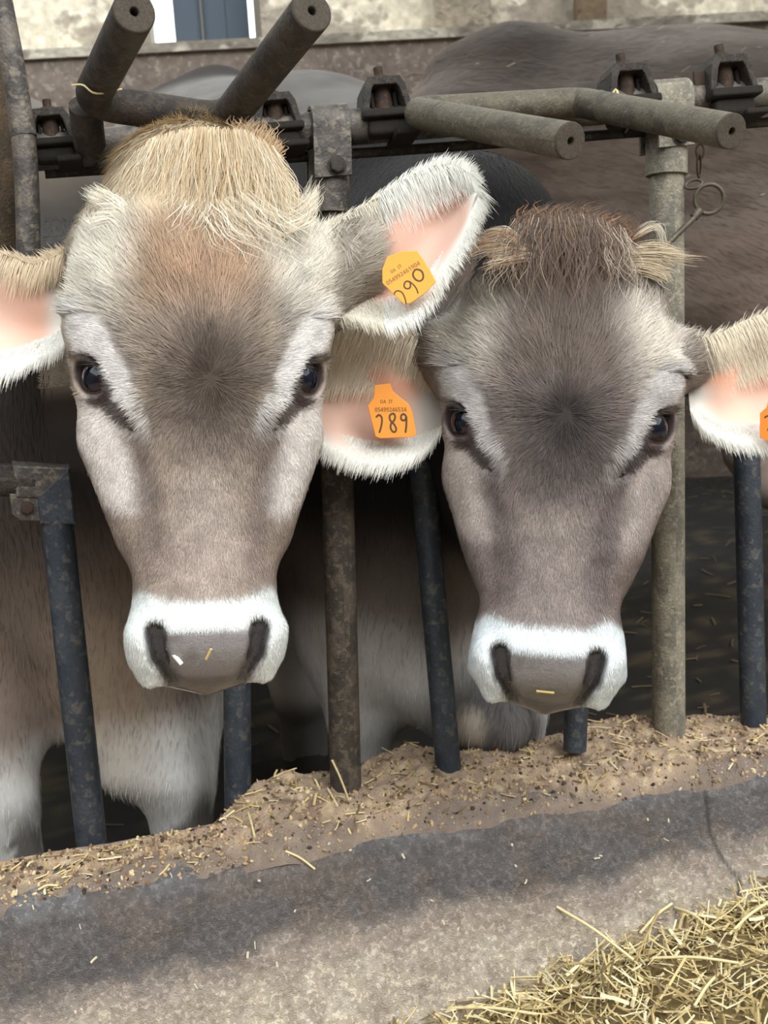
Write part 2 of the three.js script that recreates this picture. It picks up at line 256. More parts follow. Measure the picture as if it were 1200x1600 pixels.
// ------------------------------------------------------------------ feed fence
{
  const dirOf = (a, b) => b.clone().sub(a).normalize();
  const rA = at(-90, 249, 1.16), rB = at(1330, 137, 1.395), RX = dirOf(rA, rB);
  const onRail = px => { let lo = 0, hi = 1; for (let i = 0; i < 40; i++) { const t = (lo + hi) / 2, p = rA.clone().lerp(rB, t).sub(EYE), X = 600 + F * p.dot(RT) / p.dot(FW); X < px ? lo = t : hi = t; } return rA.clone().lerp(rB, lo); };
  const RY = UP.clone().addScaledVector(RX, -UP.dot(RX)).normalize(), RZ = RX.clone().cross(RY);
  const fence = base('feed_fence', V(.3, .33, -.04)); tag(fence, 'grey steel pipe feed fence with top rail, clamped posts and blue neck bars', 'fence');
  obj('top_rail', pipe([onRail(36), rB.clone().addScaledVector(RX, .6)], .0195, { seg: 28 }), M.metal, fence);
  obj('trip_rod', pipe([at(70, 270, 1.19), at(700, 229, 1.30), at(1330, 180, 1.43)], .0062), M.dark, fence);
  // posts with a strap that goes over the rail and a sleeve below it
  const post = (px, foot, r, m, sleeveLen, name) => {
    const c = onRail(px), d = dirOf(foot, c), top = c.clone();
    obj('post', pipe([foot.clone().addScaledVector(d, -.05), c.clone().addScaledVector(d, -.03)], r, { seg: 28 }), m, fence);
    const zax = RX.clone().cross(d).normalize();
    // strap: extruded loop round the rail with two cheeks down to the sleeve
    const R = .0255, t = .0035, outer = [], inner = [];
    for (let k = 0; k <= 24; k++) { const a = k / 24 * Math.PI; outer.push([Math.cos(a) * R, Math.sin(a) * R]); inner.push([Math.cos(Math.PI - a) * (R - t), Math.sin(Math.PI - a) * (R - t)]); }
    const sh = [[R, -.055], ...outer, [-R, -.055], [-R + t, -.055], ...inner, [R - t, -.055]];
    const wdt = r * 2 + .004, g = plateShape(sh, wdt, .0008); g.translate(0, 0, -wdt / 2); g.applyMatrix4(frameM(c, zax.clone().negate(), d, RX)); const st = obj('strap', g, m === M.dusty ? M.dusty : M.metal, fence);
    const sl = obj('sleeve', pipe([c.clone().addScaledVector(d, -.024), c.clone().addScaledVector(d, -sleeveLen)], r + .0042, { seg: 28 }), m === M.dusty ? M.dusty : M.metal, fence);
    obj('bolt', [hexBolt(c.clone().addScaledVector(d, -.045).addScaledVector(zax, R + .0008).addScaledVector(RX, .004), zax, .0085, .006), lathe([[0, 0], [.011, 0], [.011, .0015], [0, .0015]], c.clone().addScaledVector(d, -.045).addScaledVector(zax, R).addScaledVector(RX, .004), zax, 20)], M.metal, st);
    return { c, d, zax };
  };
  post(512, at(541, 1245, 1.335), .0185, M.dusty2, .092);
  post(1041, at(1045, 1160, 1.43), .0205, M.dusty, .085);
  // neck bars
  const bar = (a, b, r, m = M.blue) => obj('neck_bar', pipe([a, b], r, { seg: 24 }), m, fence);
  const hung = (px, py, d, foot, r, ex, ey, ed) => { const top = at(px, py, d); bar(top, foot, r); obj('cross_pipe', pipe([top.clone().addScaledVector(dirOf(top, foot), .012), at(ex, ey, ed)], r * 1.05, { seg: 20 }), M.blue, fence); };
  hung(367, 640, 1.33, at(372, 1280, 1.36), .0165, 514, 628, 1.30);
  hung(652, 640, 1.345, at(703, 1228, 1.365), .0155, 520, 645, 1.305);
  hung(915, 740, 1.36, at(898, 1172, 1.38), .0145, 1042, 728, 1.40);
  hung(1164, 600, 1.42, at(1178, 1155, 1.455), .0165, 1330, 588, 1.45);
  // the swinging neck bar at the left, with its mitred elbow and bolted flange
  const eb = at(82, 752, 1.2), foot = at(147, 1352, 1.285), dn = dirOf(eb, foot), lf = dirOf(eb, at(-60, 748, 1.17));
  const sw = base('swing_bar', foot.clone()); tag(sw, 'dark blue swinging neck bar with mitred elbow and bolted flange at the left', 'bar');
  obj('upright', pipe([eb.clone().addScaledVector(dn, .035), foot.clone().addScaledVector(dn, .03)], .0172, { seg: 28 }), M.blue, sw);
  obj('cross_pipe', pipe([eb.clone().addScaledVector(lf, .018), eb.clone().addScaledVector(lf,   .35)], .0175, { seg: 28 }), M.dark, sw);
  const zz = lf.clone().cross(dn).normalize(); if (zz.dot(EYE.clone().sub(eb)) < 0) zz.negate();
  {                                                                    // square elbow folded from sheet, cut at 45 degrees
    const w = .0165, s = .036, hx = lf.clone().negate(), hy = dn.clone().negate(), fz = hx.clone().cross(hy).normalize(), g1 = plateShape([[-s, -w], [w - .002, w - .002 - .0], [-w * .2, w], [-s, w]], .030, .003), m = frameM(eb.clone().addScaledVector(fz, -.015), hx, hy, fz);
    const half = plateShape([[-s, -w * .82], [-w * .9, -w * .82], [w * .95, w * .95], [-s, w * .95]], .029, .003, m), half2 = plateShape([[-w * .9, -s * 1.15], [w, -s * 1.15], [w, w * .9], [-w * .9, -w * .88]], .029, .003, m);
    const e1 = obj('elbow', half, M.metal, sw); obj('elbow_leg', half2, M.blue, sw);
    const fl = obj('flange', plateShape([[-.044, -.014], [-.014, -.014], [-.014, -.040], [-.036, -.040], [-.044, -.033]], .007, .0015, frameM(eb.clone().addScaledVector(fz, .006), hx, hy, fz)), M.metal, sw);
    obj('bolt', hexBolt(eb.clone().addScaledVector(hx, -.029).addScaledVector(hy, -.027).addScaledVector(fz, .0145), fz, .0072, .005), M.rust, fl);
  }
  // brackets: a bent hood over a vertical pin between two flanges, bolted through
  const bracket = (px, up, s, m, parent) => {
    const c = onRail(px).addScaledVector(RY, up).addScaledVector(RZ, .008), b = base('rail_bracket', c), L = { 85: 'leftmost rusty bracket with a tall square bolt, beside the curved pipe', 432: 'half hidden bracket just right of the cream poll tuft', 600: 'bracket with hooded top right of the first strapped post', 975: 'bracket holding a yellow straw left of the second strapped post', 1128: 'rightmost bracket with hanging chain plate beside it' };
    tag(b, L[px], 'bracket');
    const w = .024 * s, h = .030 * s, d = .026 * s, mm = (x, y, z) => frameM(c.clone().addScaledVector(RX, x).addScaledVector(RY, y).addScaledVector(RZ, z), RX, RY, RZ);
    const hood = [[-w * 1.15, -h * .25], [-w * .92, h * .62], [-w * .72, h * .9], [w * .72, h * .9], [w * .92, h * .62], [w * 1.1, -h * .25], [w * .92, -h * .25], [w * .72, h * .5], [w * .58, h * .68], [-w * .58, h * .68], [-w * .72, h * .5], [-w * .96, -h * .25]];
    obj('hood', plateShape(hood, d * 1.5, .0015).translate(0, 0, -d * .75).applyMatrix4(mm(0, 0, 0)), m, b);
    obj('lower_plate', [box(w * 2.5, .009 * s, d * 1.9, .003, mm(0, -h * .42, .002)), box(w * 2.0, .018 * s, d * 1.3, .006, mm(0, -h * .85, .002)), box(w * 1.2, .007, d * 2.2, .003, mm(w * .7, -h * 1.22, .004))], m, b);
    obj('pin', pipe([c.clone().addScaledVector(RY, -h * .4), c.clone().addScaledVector(RY, h * .7)], u => .0085 * s * (1 + .25 * Math.cos(u * TAU)), { seg: 16, step: .003 }), M.rust, b);
    for (const k of [-1, 1]) obj('rib', box(.004 * s, h * .9, d * .9, .0015, mm(k * w * .55, .002, -.004)), m, b);
    obj('nut', hexBolt(c.clone().addScaledVector(RY, h * .92), RY, .0095 * s, .008 * s), M.rust, b);
    obj('bolt', pipe([c.clone().addScaledVector(RY, h * .9), c.clone().addScaledVector(RY, h * .92 + .017 * s)], .0052 * s, { seg: 12 }), M.rust, b);
    return c;
  };
  bracket(85, .012, .86, M.dark); bracket(432, .010, .9, M.dark); bracket(600, .016, 1.0, M.dark); bracket(975, .010, 1.06, M.dark); bracket(1128, .010, 1.12, M.dark);
  // two U shaped stall hoops
  const cap_ = (p, axis, r, parent) => { const c = obj('end_cap', lathe([[r * .98, -.004], [r * 1.0, .0015], [r * .93, .003], [r * .24, .003], [r * .2, .001], [r * .2, -.012], [0, -.012]], p, axis, 32), M.cap, parent); obj('hole', lathe([[r * .19, -.010], [0, -.010]], p, axis, 16), M.hole, c); };
  const hoop = (pts, r, round, m, name, label) => { const h = base('stall_hoop', pts[1].clone()); tag(h, label, 'pipe'); obj('tube', pipe(pts, r, { seg: 32, round, ends: false }), m, h); cap_(pts[0], dirOf(pts[1], pts[0]), r, h); cap_(pts[3], dirOf(pts[2], pts[3]), r, h); return h; };
  const h1 = hoop([at(209, 20, .93), at(140, 158, 1.12), at(352, 190, 1.15), at(486, 19, .94)], .0178, .03, M.dark, '', 'dark steel hoop tipped up so both capped arms point to the top');
  obj('stub', pipe([at(133, 165, 1.13), at(140, 226, 1.17)], .0165, { seg: 20 }), M.dark, h1);
  hoop([at(889, 220, 1.0), at(646, 176, 1.215), at(905, 160, 1.28), at(1141, 205, 1.05)], .0165, .02, M.dusty3, '', 'grey steel hoop lying level with both capped arms pointing forward at the right');
  // release pin with ring on a chain
  const rp = base('release_pin', at(1108, 310, 1.33)); tag(rp, 'release pin with a round steel ring hanging by a chain right of the second post', 'pin');
  const torus = (p, R, r, n, sx = 1, sy = 1) => { const g = new THREE.TorusGeometry(R, r, 14, 40); g.scale(sx, sy, 1); return g.applyQuaternion(new THREE.Quaternion().setFromUnitVectors(V(0, 0, 1), n.clone().normalize())).translate(p.x, p.y, p.z); };
  const vz = EYE.clone().sub(at(1100, 300, 1.33)).normalize();
  obj('ring', torus(at(1108, 311, 1.33), .0168, .0024, vz.clone().addScaledVector(RX, .2)), M.steel, rp);
  obj('rod', [pipe([at(1093, 332, 1.33), at(1040, 384, 1.32)], .0034), pipe([at(1094, 328, 1.33), at(1084, 340, 1.33)], .0052)], M.steel, rp);
  for (const [x, y, R, sx, sy, n, m] of [[1094, 236, .0065, .7, 1.3, vz, M.rust], [1092, 258, .009, .35, 1.5, vz.clone().addScaledVector(RX, .8), M.rust], [1084, 288, .0088, 1.1, .8, vz.clone().addScaledVector(RY, .9), M.steel]]) obj('link', torus(at(x, y, 1.335), R, .0016, n, sx, sy), m, rp);
  obj('hanger', [box(.016, .050, .004, .0015, frameM(at(1096, 144, 1.335), RX, RY, RZ)), box(.006, .030, .003, .0012, frameM(at(1094, 196, 1.335), RX, RY, RZ))], M.rust, rp);
  // curved divider at the left edge and the worn post behind it
  const cd = base('curved_divider', at(40, 300, 1.19)); tag(cd, 'curved grey pipe sweeping down the left edge of the picture', 'pipe');
  obj('tube', pipe([at(-14, -70, 1.14), at(6, 30, 1.14), at(21, 110, 1.14), at(37, 220, 1.145), at(43, 320, 1.15), at(42, 420, 1.155), at(20, 490, 1.17), at(-70, 530, 1.18)], .0122, { seg: 24, step: .01 }), M.metal, cd);
  obj('clip', pipe([at(33, 190, 1.144), at(37, 214, 1.145)], .0132, { seg: 24 }), M.metal, cd);
  const wp = base('worn_post', at(0, 400, 1.26)); tag(wp, 'thick brown worn post behind the curved pipe at the left edge', 'post');
  obj('tube', pipe([at(-16, -80, 1.25), at(-8, 130, 1.25), at(0, 400, 1.26), at(-10, 500, 1.26), at(-90, 560, 1.27)], .021, { seg: 28 }), mat({ map: rep(T_dusty, .22), color: 0x9c8672, bumpMap: rep(T_bump, .1), bumpScale: .002, roughness: .9 }), wp);
  // hay strands caught on the hoop
  for (const [pts, label] of [[[[113, 133, 1.075], [130, 133, 1.064], [150, 146, 1.062], [190, 139, 1.085]], 'curved pale hay strand draped round the bend of the raised hoop'], [[[180, 42, .955], [200, 57, .962], [214, 57, .965]], 'thin hay strand across the left arm of the raised hoop'], [[[158, 80, 1.008], [168, 88, 1.012], [176, 94, 1.018]], 'short hay wisp stuck half way up the left hoop arm']]) {
    const s = base('hay_strand', at(...pts[0])); tag(s, label, 'hay'); obj('stalk', pipe(pts.map(p => at(p[0], p[1], p[2] - .012)), .0009, { seg: 6, step: .004 }), M.straw, s);
  }
  { const s = base('hay_strand', at(960, 148, 1.27)); tag(s, 'yellow straw bits lodged in the bracket left of the second post', 'hay'); obj('stalk', pipe([at(955, 150, 1.29), at(963, 140, 1.288), at(966, 156, 1.285)], .0016, { seg: 6 }), M.straw, s); obj('stalk', pipe([at(955, 150, 1.29), at(970, 157, 1.285)], .0018, { seg: 6 }), M.straw, s); }
}

// ------------------------------------------------------------------ cows: a distance field, meshed into one skin, with hair on it
const dot3 = (ax, ay, az, bx, by, bz) => ax * bx + ay * by + az * bz;
function cap(a, b, ra, rb) {                                        // tapered capsule
  const dx = b.x - a.x, dy = b.y - a.y, dz = b.z - a.z, l2 = dx * dx + dy * dy + dz * dz || 1e-9;
  return (x, y, z) => { const px = x - a.x, py = y - a.y, pz = z - a.z, t = clamp((px * dx + py * dy + pz * dz) / l2); const qx = px - dx * t, qy = py - dy * t, qz = pz - dz * t; return Math.sqrt(qx * qx + qy * qy + qz * qz) - mix(ra, rb, t); };
}
const smin = (a, b, k) => { const h = Math.max(k - Math.abs(a - b), 0) / k; return Math.min(a, b) - h * h * k * 0.25; };
const smax = (a, b, k) => -smin(-a, -b, k);
// surface nets over a box of cells; toW maps grid space to the field's space
function surfaceNets(field, lo, hi, cell, skip) {
  const nx = Math.ceil((hi[0] - lo[0]) / cell) + 1, ny = Math.ceil((hi[1] - lo[1]) / cell) + 1, nz = Math.ceil((hi[2] - lo[2]) / cell) + 1;
  const v = new Float32Array(nx * ny * nz).fill(1), B = 6, id = (i, j, k) => (k * ny + j) * nx + i;
  for (let bk = 0; bk < nz; bk += B) for (let bj = 0; bj < ny; bj += B) for (let bi = 0; bi < nx; bi += B) {
    const c = field(lo[0] + (bi + B / 2) * cell, lo[1] + (bj + B / 2) * cell, lo[2] + (bk + B / 2) * cell), reach = B * cell * 0.9 * 1.8 + 0.012;
    const far = Math.abs(c) > reach;
    for (let k = bk; k < Math.min(nz, bk + B); k++) for (let j = bj; j < Math.min(ny, bj + B); j++) for (let i = bi; i < Math.min(nx, bi + B); i++) v[id(i, j, k)] = far ? c : field(lo[0] + i * cell, lo[1] + j * cell, lo[2] + k * cell);
  }
  const at_ = new Int32Array(nx * ny * nz).fill(-1), pos = [], idx = [];
  const E = [[0, 1], [2, 3], [4, 5], [6, 7], [0, 2], [1, 3], [4, 6], [5, 7], [0, 4], [1, 5], [2, 6], [3, 7]], val = new Float64Array(8);
  for (let k = 0; k < nz - 1; k++) for (let j = 0; j < ny - 1; j++) for (let i = 0; i < nx - 1; i++) {
    let m = 0; for (let c = 0; c < 8; c++) { val[c] = v[id(i + (c & 1), j + (c >> 1 & 1), k + (c >> 2))]; if (val[c] < 0) m |= 1 << c; }
    if (m === 0 || m === 255) continue;
    if (skip && skip(lo[0] + (i + 0.5) * cell, lo[1] + (j + 0.5) * cell, lo[2] + (k + 0.5) * cell)) continue;
    let sx = 0, sy = 0, sz = 0, n = 0;
    for (const [a, b] of E) if ((val[a] < 0) !== (val[b] < 0)) { const t = val[a] / (val[a] - val[b]); sx += mix(a & 1, b & 1, t); sy += mix(a >> 1 & 1, b >> 1 & 1, t); sz += mix(a >> 2, b >> 2, t); n++; }
    at_[id(i, j, k)] = pos.length / 3; pos.push(lo[0] + (i + sx / n) * cell, lo[1] + (j + sy / n) * cell, lo[2] + (k + sz / n) * cell);
  }
  const quad = (a, b, c, d, f) => { if (a < 0 || b < 0 || c < 0 || d < 0) return; f ? idx.push(a, b, c, a, c, d) : idx.push(a, c, b, a, d, c); };
  for (let k = 1; k < nz - 1; k++) for (let j = 1; j < ny - 1; j++) for (let i = 1; i < nx - 1; i++) {
    const o = v[id(i, j, k)] < 0;
    if (o !== v[id(i + 1, j, k)] < 0) quad(at_[id(i, j - 1, k - 1)], at_[id(i, j, k - 1)], at_[id(i, j, k)], at_[id(i, j - 1, k)], o);
    if (o !== v[id(i, j + 1, k)] < 0) quad(at_[id(i - 1, j, k - 1)], at_[id(i - 1, j, k)], at_[id(i, j, k)], at_[id(i, j, k - 1)], o);
    if (o !== v[id(i, j, k + 1)] < 0) quad(at_[id(i - 1, j - 1, k)], at_[id(i, j - 1, k)], at_[id(i, j, k)], at_[id(i - 1, j, k)], o);
  }
  const g = new THREE.BufferGeometry(); g.setAttribute('position', new THREE.Float32BufferAttribute(pos, 3)); g.setIndex(idx); g.computeVertexNormals(); return g;
}
// hair: thin tapered blades lying on a surface, collected in one mesh
class Hair {
  constructor(seed) { this.p = []; this.n = []; this.c = []; this.i = []; this.r = rng(seed); }
  strand(pts, nrm, w, col, tipw = 0.12) {                           // pts: 3 or more THREE.Vector3
    const s = this.p.length / 3, m = pts.length;
    for (let k = 0; k < m; k++) {
      const t = pts[Math.min(k + 1, m - 1)].clone().sub(pts[Math.max(k - 1, 0)]), side = nrm.clone().cross(t).normalize(), ww = w * mix(1, tipw, Math.pow(k / (m - 1), 1.6));
      const nn = nrm.clone().addScaledVector(t.normalize(), -0.6 * nrm.dot(t)).normalize();
      for (const q of [-1, 1]) { this.p.push(pts[k].x + side.x * ww * q, pts[k].y + side.y * ww * q, pts[k].z + side.z * ww * q); this.n.push(nn.x, nn.y, nn.z); this.c.push(col[0], col[1], col[2]); }
      if (k) { const a = s + k * 2; this.i.push(a - 2, a, a - 1, a - 1, a, a + 1); }
    }
  }
  grow(g, f) {                                                      // f(p, n) -> null or { dens, len, dir, col, w, lift }
    const P = g.attributes.position, N = g.attributes.normal, I = g.index, a = V(), b = V(), c = V(), p = V(), n = V(), na = V(), nb = V(), nc = V(), r = this.r;
    for (let t = 0; t < I.count; t += 3) {
      const i0 = I.getX(t), i1 = I.getX(t + 1), i2 = I.getX(t + 2);
      a.fromBufferAttribute(P, i0); b.fromBufferAttribute(P, i1); c.fromBufferAttribute(P, i2); na.fromBufferAttribute(N, i0); nb.fromBufferAttribute(N, i1); nc.fromBufferAttribute(N, i2);
      p.copy(a).add(b).add(c).divideScalar(3); n.copy(na).add(nb).add(nc).normalize();
      const o = f(p, n, true); if (!o) continue;
      const ux = b.x - a.x, uy = b.y - a.y, uz = b.z - a.z, vx = c.x - a.x, vy = c.y - a.y, vz = c.z - a.z;
      const area = 0.5 * Math.hypot(uy * vz - uz * vy, uz * vx - ux * vz, ux * vy - uy * vx); let k = area * o.dens; k = Math.floor(k) + (r() < k - Math.floor(k) ? 1 : 0);
      for (; k > 0; k--) {
        let s = r(), q = r(); if (s + q > 1) { s = 1 - s; q = 1 - q; }
        const root = V(a.x + ux * s + vx * q, a.y + uy * s + vy * q, a.z + uz * s + vz * q), nn = na.clone().multiplyScalar(1 - s - q).addScaledVector(nb, s).addScaledVector(nc, q).normalize();
        const h = f(root, nn, false); if (!h) continue; let d = h.dir.clone().addScaledVector(nn, -h.dir.dot(nn));
        if (d.lengthSq() < 1e-8) continue; d.normalize();
        const side = nn.clone().cross(d), cl = fbm(root.x * 160, root.y * 160, root.z * 160, 2) - 0.5;
        d.addScaledVector(side, cl * 1.0 * (h.mess ?? 1) + (r() - 0.5) * 0.5 * (h.mess ?? 1)).normalize();
        const L = h.len * (0.65 + 0.7 * r()), lift = h.lift * (0.6 + 0.8 * r());
        const p1 = root.clone().addScaledVector(d, L * 0.5).addScaledVector(nn, L * 0.5 * lift), p2 = root.clone().addScaledVector(d, L).addScaledVector(nn, L * lift * 0.62);
        const j = (0.74 + 0.5 * r()) * (1 + (fbm(root.x * 90 + 3, root.y * 90, root.z * 90, 2) - 0.5) * (h.vary ?? 0.5));
        this.strand([root.addScaledVector(nn, -0.001), p1, p2], nn, h.w, [h.col[0] * j, h.col[1] * j, h.col[2] * j]);
      }
    }
  }
  tuft(guides, count, spread, w, col, nrm, lmin = .6, seg = 8) {               // strands between neighbouring guide curves
    const r = this.r;
    for (let k = 0; k < count; k++) {
      const u = r() * (guides.length - 1), gi = Math.min(guides.length - 2, u | 0), t = u - gi, A = guides[gi], B = guides[gi + 1] ?? A, L = lmin + (1 - lmin) * r(), wv = r() * 6, wa = spread * .35 * (.5 + r());
      const ox = (r() - 0.5) * spread, oy = (r() - 0.5) * spread, oz = (r() - 0.5) * spread, bx = (r() - 0.5) * spread, by = (r() - 0.5) * spread;
      const pts = []; for (let s = 0; s <= seg; s++) { const q = s / seg * L, pa = A.getPoint(q), pb = B.getPoint(q); pts.push(pa.lerp(pb, t).add(V(ox + bx * q + wa * q * Math.sin(wv + q * 9), oy + by * q, oz + wa * q * Math.cos(wv * 2 + q * 8) * .6))); }
      const c = typeof col === 'function' ? col(r, u / (guides.length - 1)) : col, j = 0.75 + 0.5 * r();
      this.strand(pts, nrm.clone().add(V((r() - .5) * .6, (r() - .5) * .6, (r() - .5) * .6)).normalize(), w, [c[0] * j, c[1] * j, c[2] * j]);
    }
  }
  mesh(name, parent) {
    const g = new THREE.BufferGeometry(); g.setAttribute('position', new THREE.Float32BufferAttribute(this.p, 3)); g.setAttribute('normal', new THREE.Float32BufferAttribute(this.n, 3)); g.setAttribute('color', new THREE.Float32BufferAttribute(this.c, 3)); g.setIndex(this.i);
    const o = obj(name, g, M.hair, parent); o.userData.kind = 'stuff'; return o;
  }
}
const curve = (d, ...pts) => new THREE.CatmullRomCurve3(pts.map(q => at(q[0], q[1], q[2] ?? d)));
// colour blobs on the face: an ellipse or a band, mirrored or not
const ell = (x, y, cx, cy, rx, ry, soft = 0.5) => sstep(1 + soft, 1 - soft, Math.hypot((x - cx) / rx, (y - cy) / ry));
const band = (x, y, ax, ay, bx, by, r, soft = 0.5) => { const dx = bx - ax, dy = by - ay, t = clamp(((x - ax) * dx + (y - ay) * dy) / (dx * dx + dy * dy)); return sstep(1 + soft, 1 - soft, Math.hypot(x - ax - dx * t, y - ay - dy * t) / r); };

// the head in its own frame: x to the image's right, y up the face, z out of the forehead; y runs from -YB (mouth) to YT (poll)
function makeHead(S) {
  const o = at(S.ox, S.oy, S.d), zz = EYE.clone().sub(o).normalize(), y0 = UP.clone().addScaledVector(zz, -UP.dot(zz)).normalize();
  const q = new THREE.Matrix4().makeBasis(y0.clone().cross(zz), y0, zz);
  q.multiply(new THREE.Matrix4().makeRotationFromEuler(new THREE.Euler(S.pitch, S.yaw, S.roll, 'ZYX')));
  const X = V().setFromMatrixColumn(q, 0), Y = V().setFromMatrixColumn(q, 1), Z = V().setFromMatrixColumn(q, 2);
  const s = Math.sin(S.pitch), c = Math.cos(S.pitch), dist = o.distanceTo(EYE);
  // local y and half width that a measured pixel row stands for (the face leans, so nearer rows show larger)
  const zfT = [[-1.05, -.085], [-1, -.060], [-.98, -.044], [-.94, -.021], [-.89, -.004], [-.83, .006], [-.77, .006], [-.71, .001], [-.64, -.004], [-.56, -.008], [-.43, -.010], [-.27, -.008], [-.14, -.004], [0, .002], [.1, .004], [.28, .004], [.5, -.003], [.65, -.012], [.78, -.027], [.88, -.045], [.95, -.07], [1, -.10], [1.05, -.13]];
  const pyT = S.rows[0][0], pyB = S.rows[S.rows.length - 1][0];
  const rows = S.rows.map(([py, hw]) => {
    const w = (S.oy - py) / F, fr = py < S.oy ? (S.oy - py) / (S.oy - pyT) : -(py - S.oy) / (pyB - S.oy), zf = pl(zfT, fr), y = (w * (dist - zf * c) + zf * s) / (c + w * s), zc = Math.min(zf, -.055);
    return [y, hw / F * (dist - y * s - zc * c)];
  });
  const YT = rows[0][0], YB = -rows[rows.length - 1][0];
  const sOf = y => y > 0 ? y / YT : y / YB;
  const bySide = tab => table(tab.map(([t, v]) => [t > 0 ? t * YT : t * YB, v]), -YB - 0.02, YT + 0.02);
  const W = table(rows.concat([[YT + 0.02, 0.0]]), -YB - 0.02, YT + 0.02, 500, 3);
  const Zf = bySide(zfT);
  const Zc = bySide([[1, -.13], [.8, -.10], [.5, -.085], [0, -.065], [-.3, -.06], [-.6, -.052], [-.8, -.055], [-1, -.09]]);
  const Zb = bySide([[1, -.2], [.5, -.24], [0, -.24], [-.3, -.21], [-.6, -.165], [-.8, -.135], [-1, -.12]]);
  const Pe = bySide([[1, 2.2], [.5, 2.6], [0.1, 2.3], [-.3, 1.85], [-.6, 2.1], [-.8, 2.7], [-1, 2.5]]);
  const eyes = [-1, 1].map(k => {
    const e = V(k * S.eye[0], S.eye[1], S.eye[2]), look = V(k * 0.70, 0.06, 0.71).normalize();
    let e1 = V(k * 0.62, 0.62, -0.5); e1.addScaledVector(look, -e1.dot(look)).normalize(); return { e, look, e1, e2: look.clone().cross(e1), k };
  });
  const zs = (x, y) => { const p = Pe(y), q = Math.min(.98, Math.abs(x) / W(y)); return Zc(y) + Math.pow(1 - Math.pow(q, p), 1 / p) * (Zf(y) - Zc(y)); };
  const nv = (x, f, dz) => V(x, -YB * f, zs(x, -YB * f) + dz);
  const nostril = [-1, 1].map(k => [cap(nv(k * .0475, .785, -.002), nv(k * .0435, .86, -.006), .0105, .0080), cap(nv(k * .0435, .86, -.004), nv(k * .031, .945, -.003), .0078, .0042)]);
  const brow = [-1, 1].map(k => cap(V(k * .107, .055, -.050), V(k * .064, -.022, -.022), .016, .009));
  const cheek = [-1, 1].map(k => cap(V(k * .088, -.055, -.062), V(k * .062, -.14, -.05), .02, .012));
  const boss = [-1, 1].map(k => cap(V(k * .062, YT * .60, -.075), V(k * .03, YT * .74, -.07), .032, .04));
  const wing = [-1, 1].map(k => cap(nv(k * .060, .79, -.010), nv(k * .053, .92, -.010), .013, .013));
  const tear = [-1, 1].map(k => cap(V(k * .079, -.028, -.030), V(k * .063, -.048, -.0185), .004, .003));
  const chin = cap(V(-.02, -YB * .88, -.125), V(.02, -YB * .88, -.125), .03, .03);
  const field = (x, y, z) => {
    if (y > YT + .1 || y < -YB - .12 || z > .12 || Math.abs(x) > .26) return Math.max(.05, Math.abs(x) - .13, y - YT, -YB - y, z);
    const w = Math.max(W(y), .004), zf = Zf(y), zc = Zc(y), zb = Zb(y), p = Pe(y), ax = Math.abs(x) / w, back = z < zc;
    const az = back ? (zc - z) / (zc - zb) : (z - zc) / Math.max(zf - zc, .01), pp = back ? 2 : p;
    let d = (Math.pow(Math.pow(ax, pp) + Math.pow(az, pp), 1 / pp) - 1) * Math.min(w, back ? .1 : Math.max(zf - zc, .02));
    d = Math.max(d, y - YT, -YB - y);
    for (let k = 0; k < 2; k++) { d = smin(d, boss[k](x, y, z), .03); d = smin(d, brow[k](x, y, z), .022); d = smin(d, cheek[k](x, y, z), .03); d = smin(d, wing[k](x, y, z), .014); }
    d = smin(d, chin(x, y, z), .02);
    for (const n of nostril) { d = smax(d, -n[0](x, y, z), .006); d = smax(d, -n[1](x, y, z), .004); }
    for (const E of eyes) {
      const qx = x - E.e.x, qy = y - E.e.y, qz = z - E.e.z, rr = Math.sqrt(qx * qx + qy * qy + qz * qz); if (rr > .07) continue;
      d = smin(d, rr - .0255, .012);
      const a = dot3(qx, qy, qz, E.e1.x, E.e1.y, E.e1.z), b = dot3(qx, qy, qz, E.e2.x, E.e2.y, E.e2.z), cc = dot3(qx, qy, qz, E.look.x, E.look.y, E.look.z);
      const open = Math.max(Math.abs(b) - .0168 * (1 - (a / .026) * (a / .026)), .004 - cc);
      d = smax(d, -open, .004);
    }
    for (const t of tear) d = smax(d, -t(x, y, z), .004);
    return d;
  };
  const toW = v => v.clone().applyMatrix4(q).add(o), qi = q.clone().invert();
  return { o, X, Y, Z, q, qi, YT, YB, sOf, field, eyes, toW, W, toL: v => v.clone().sub(o).applyMatrix4(qi), M: new THREE.Matrix4().copy(q).setPosition(o) };
}
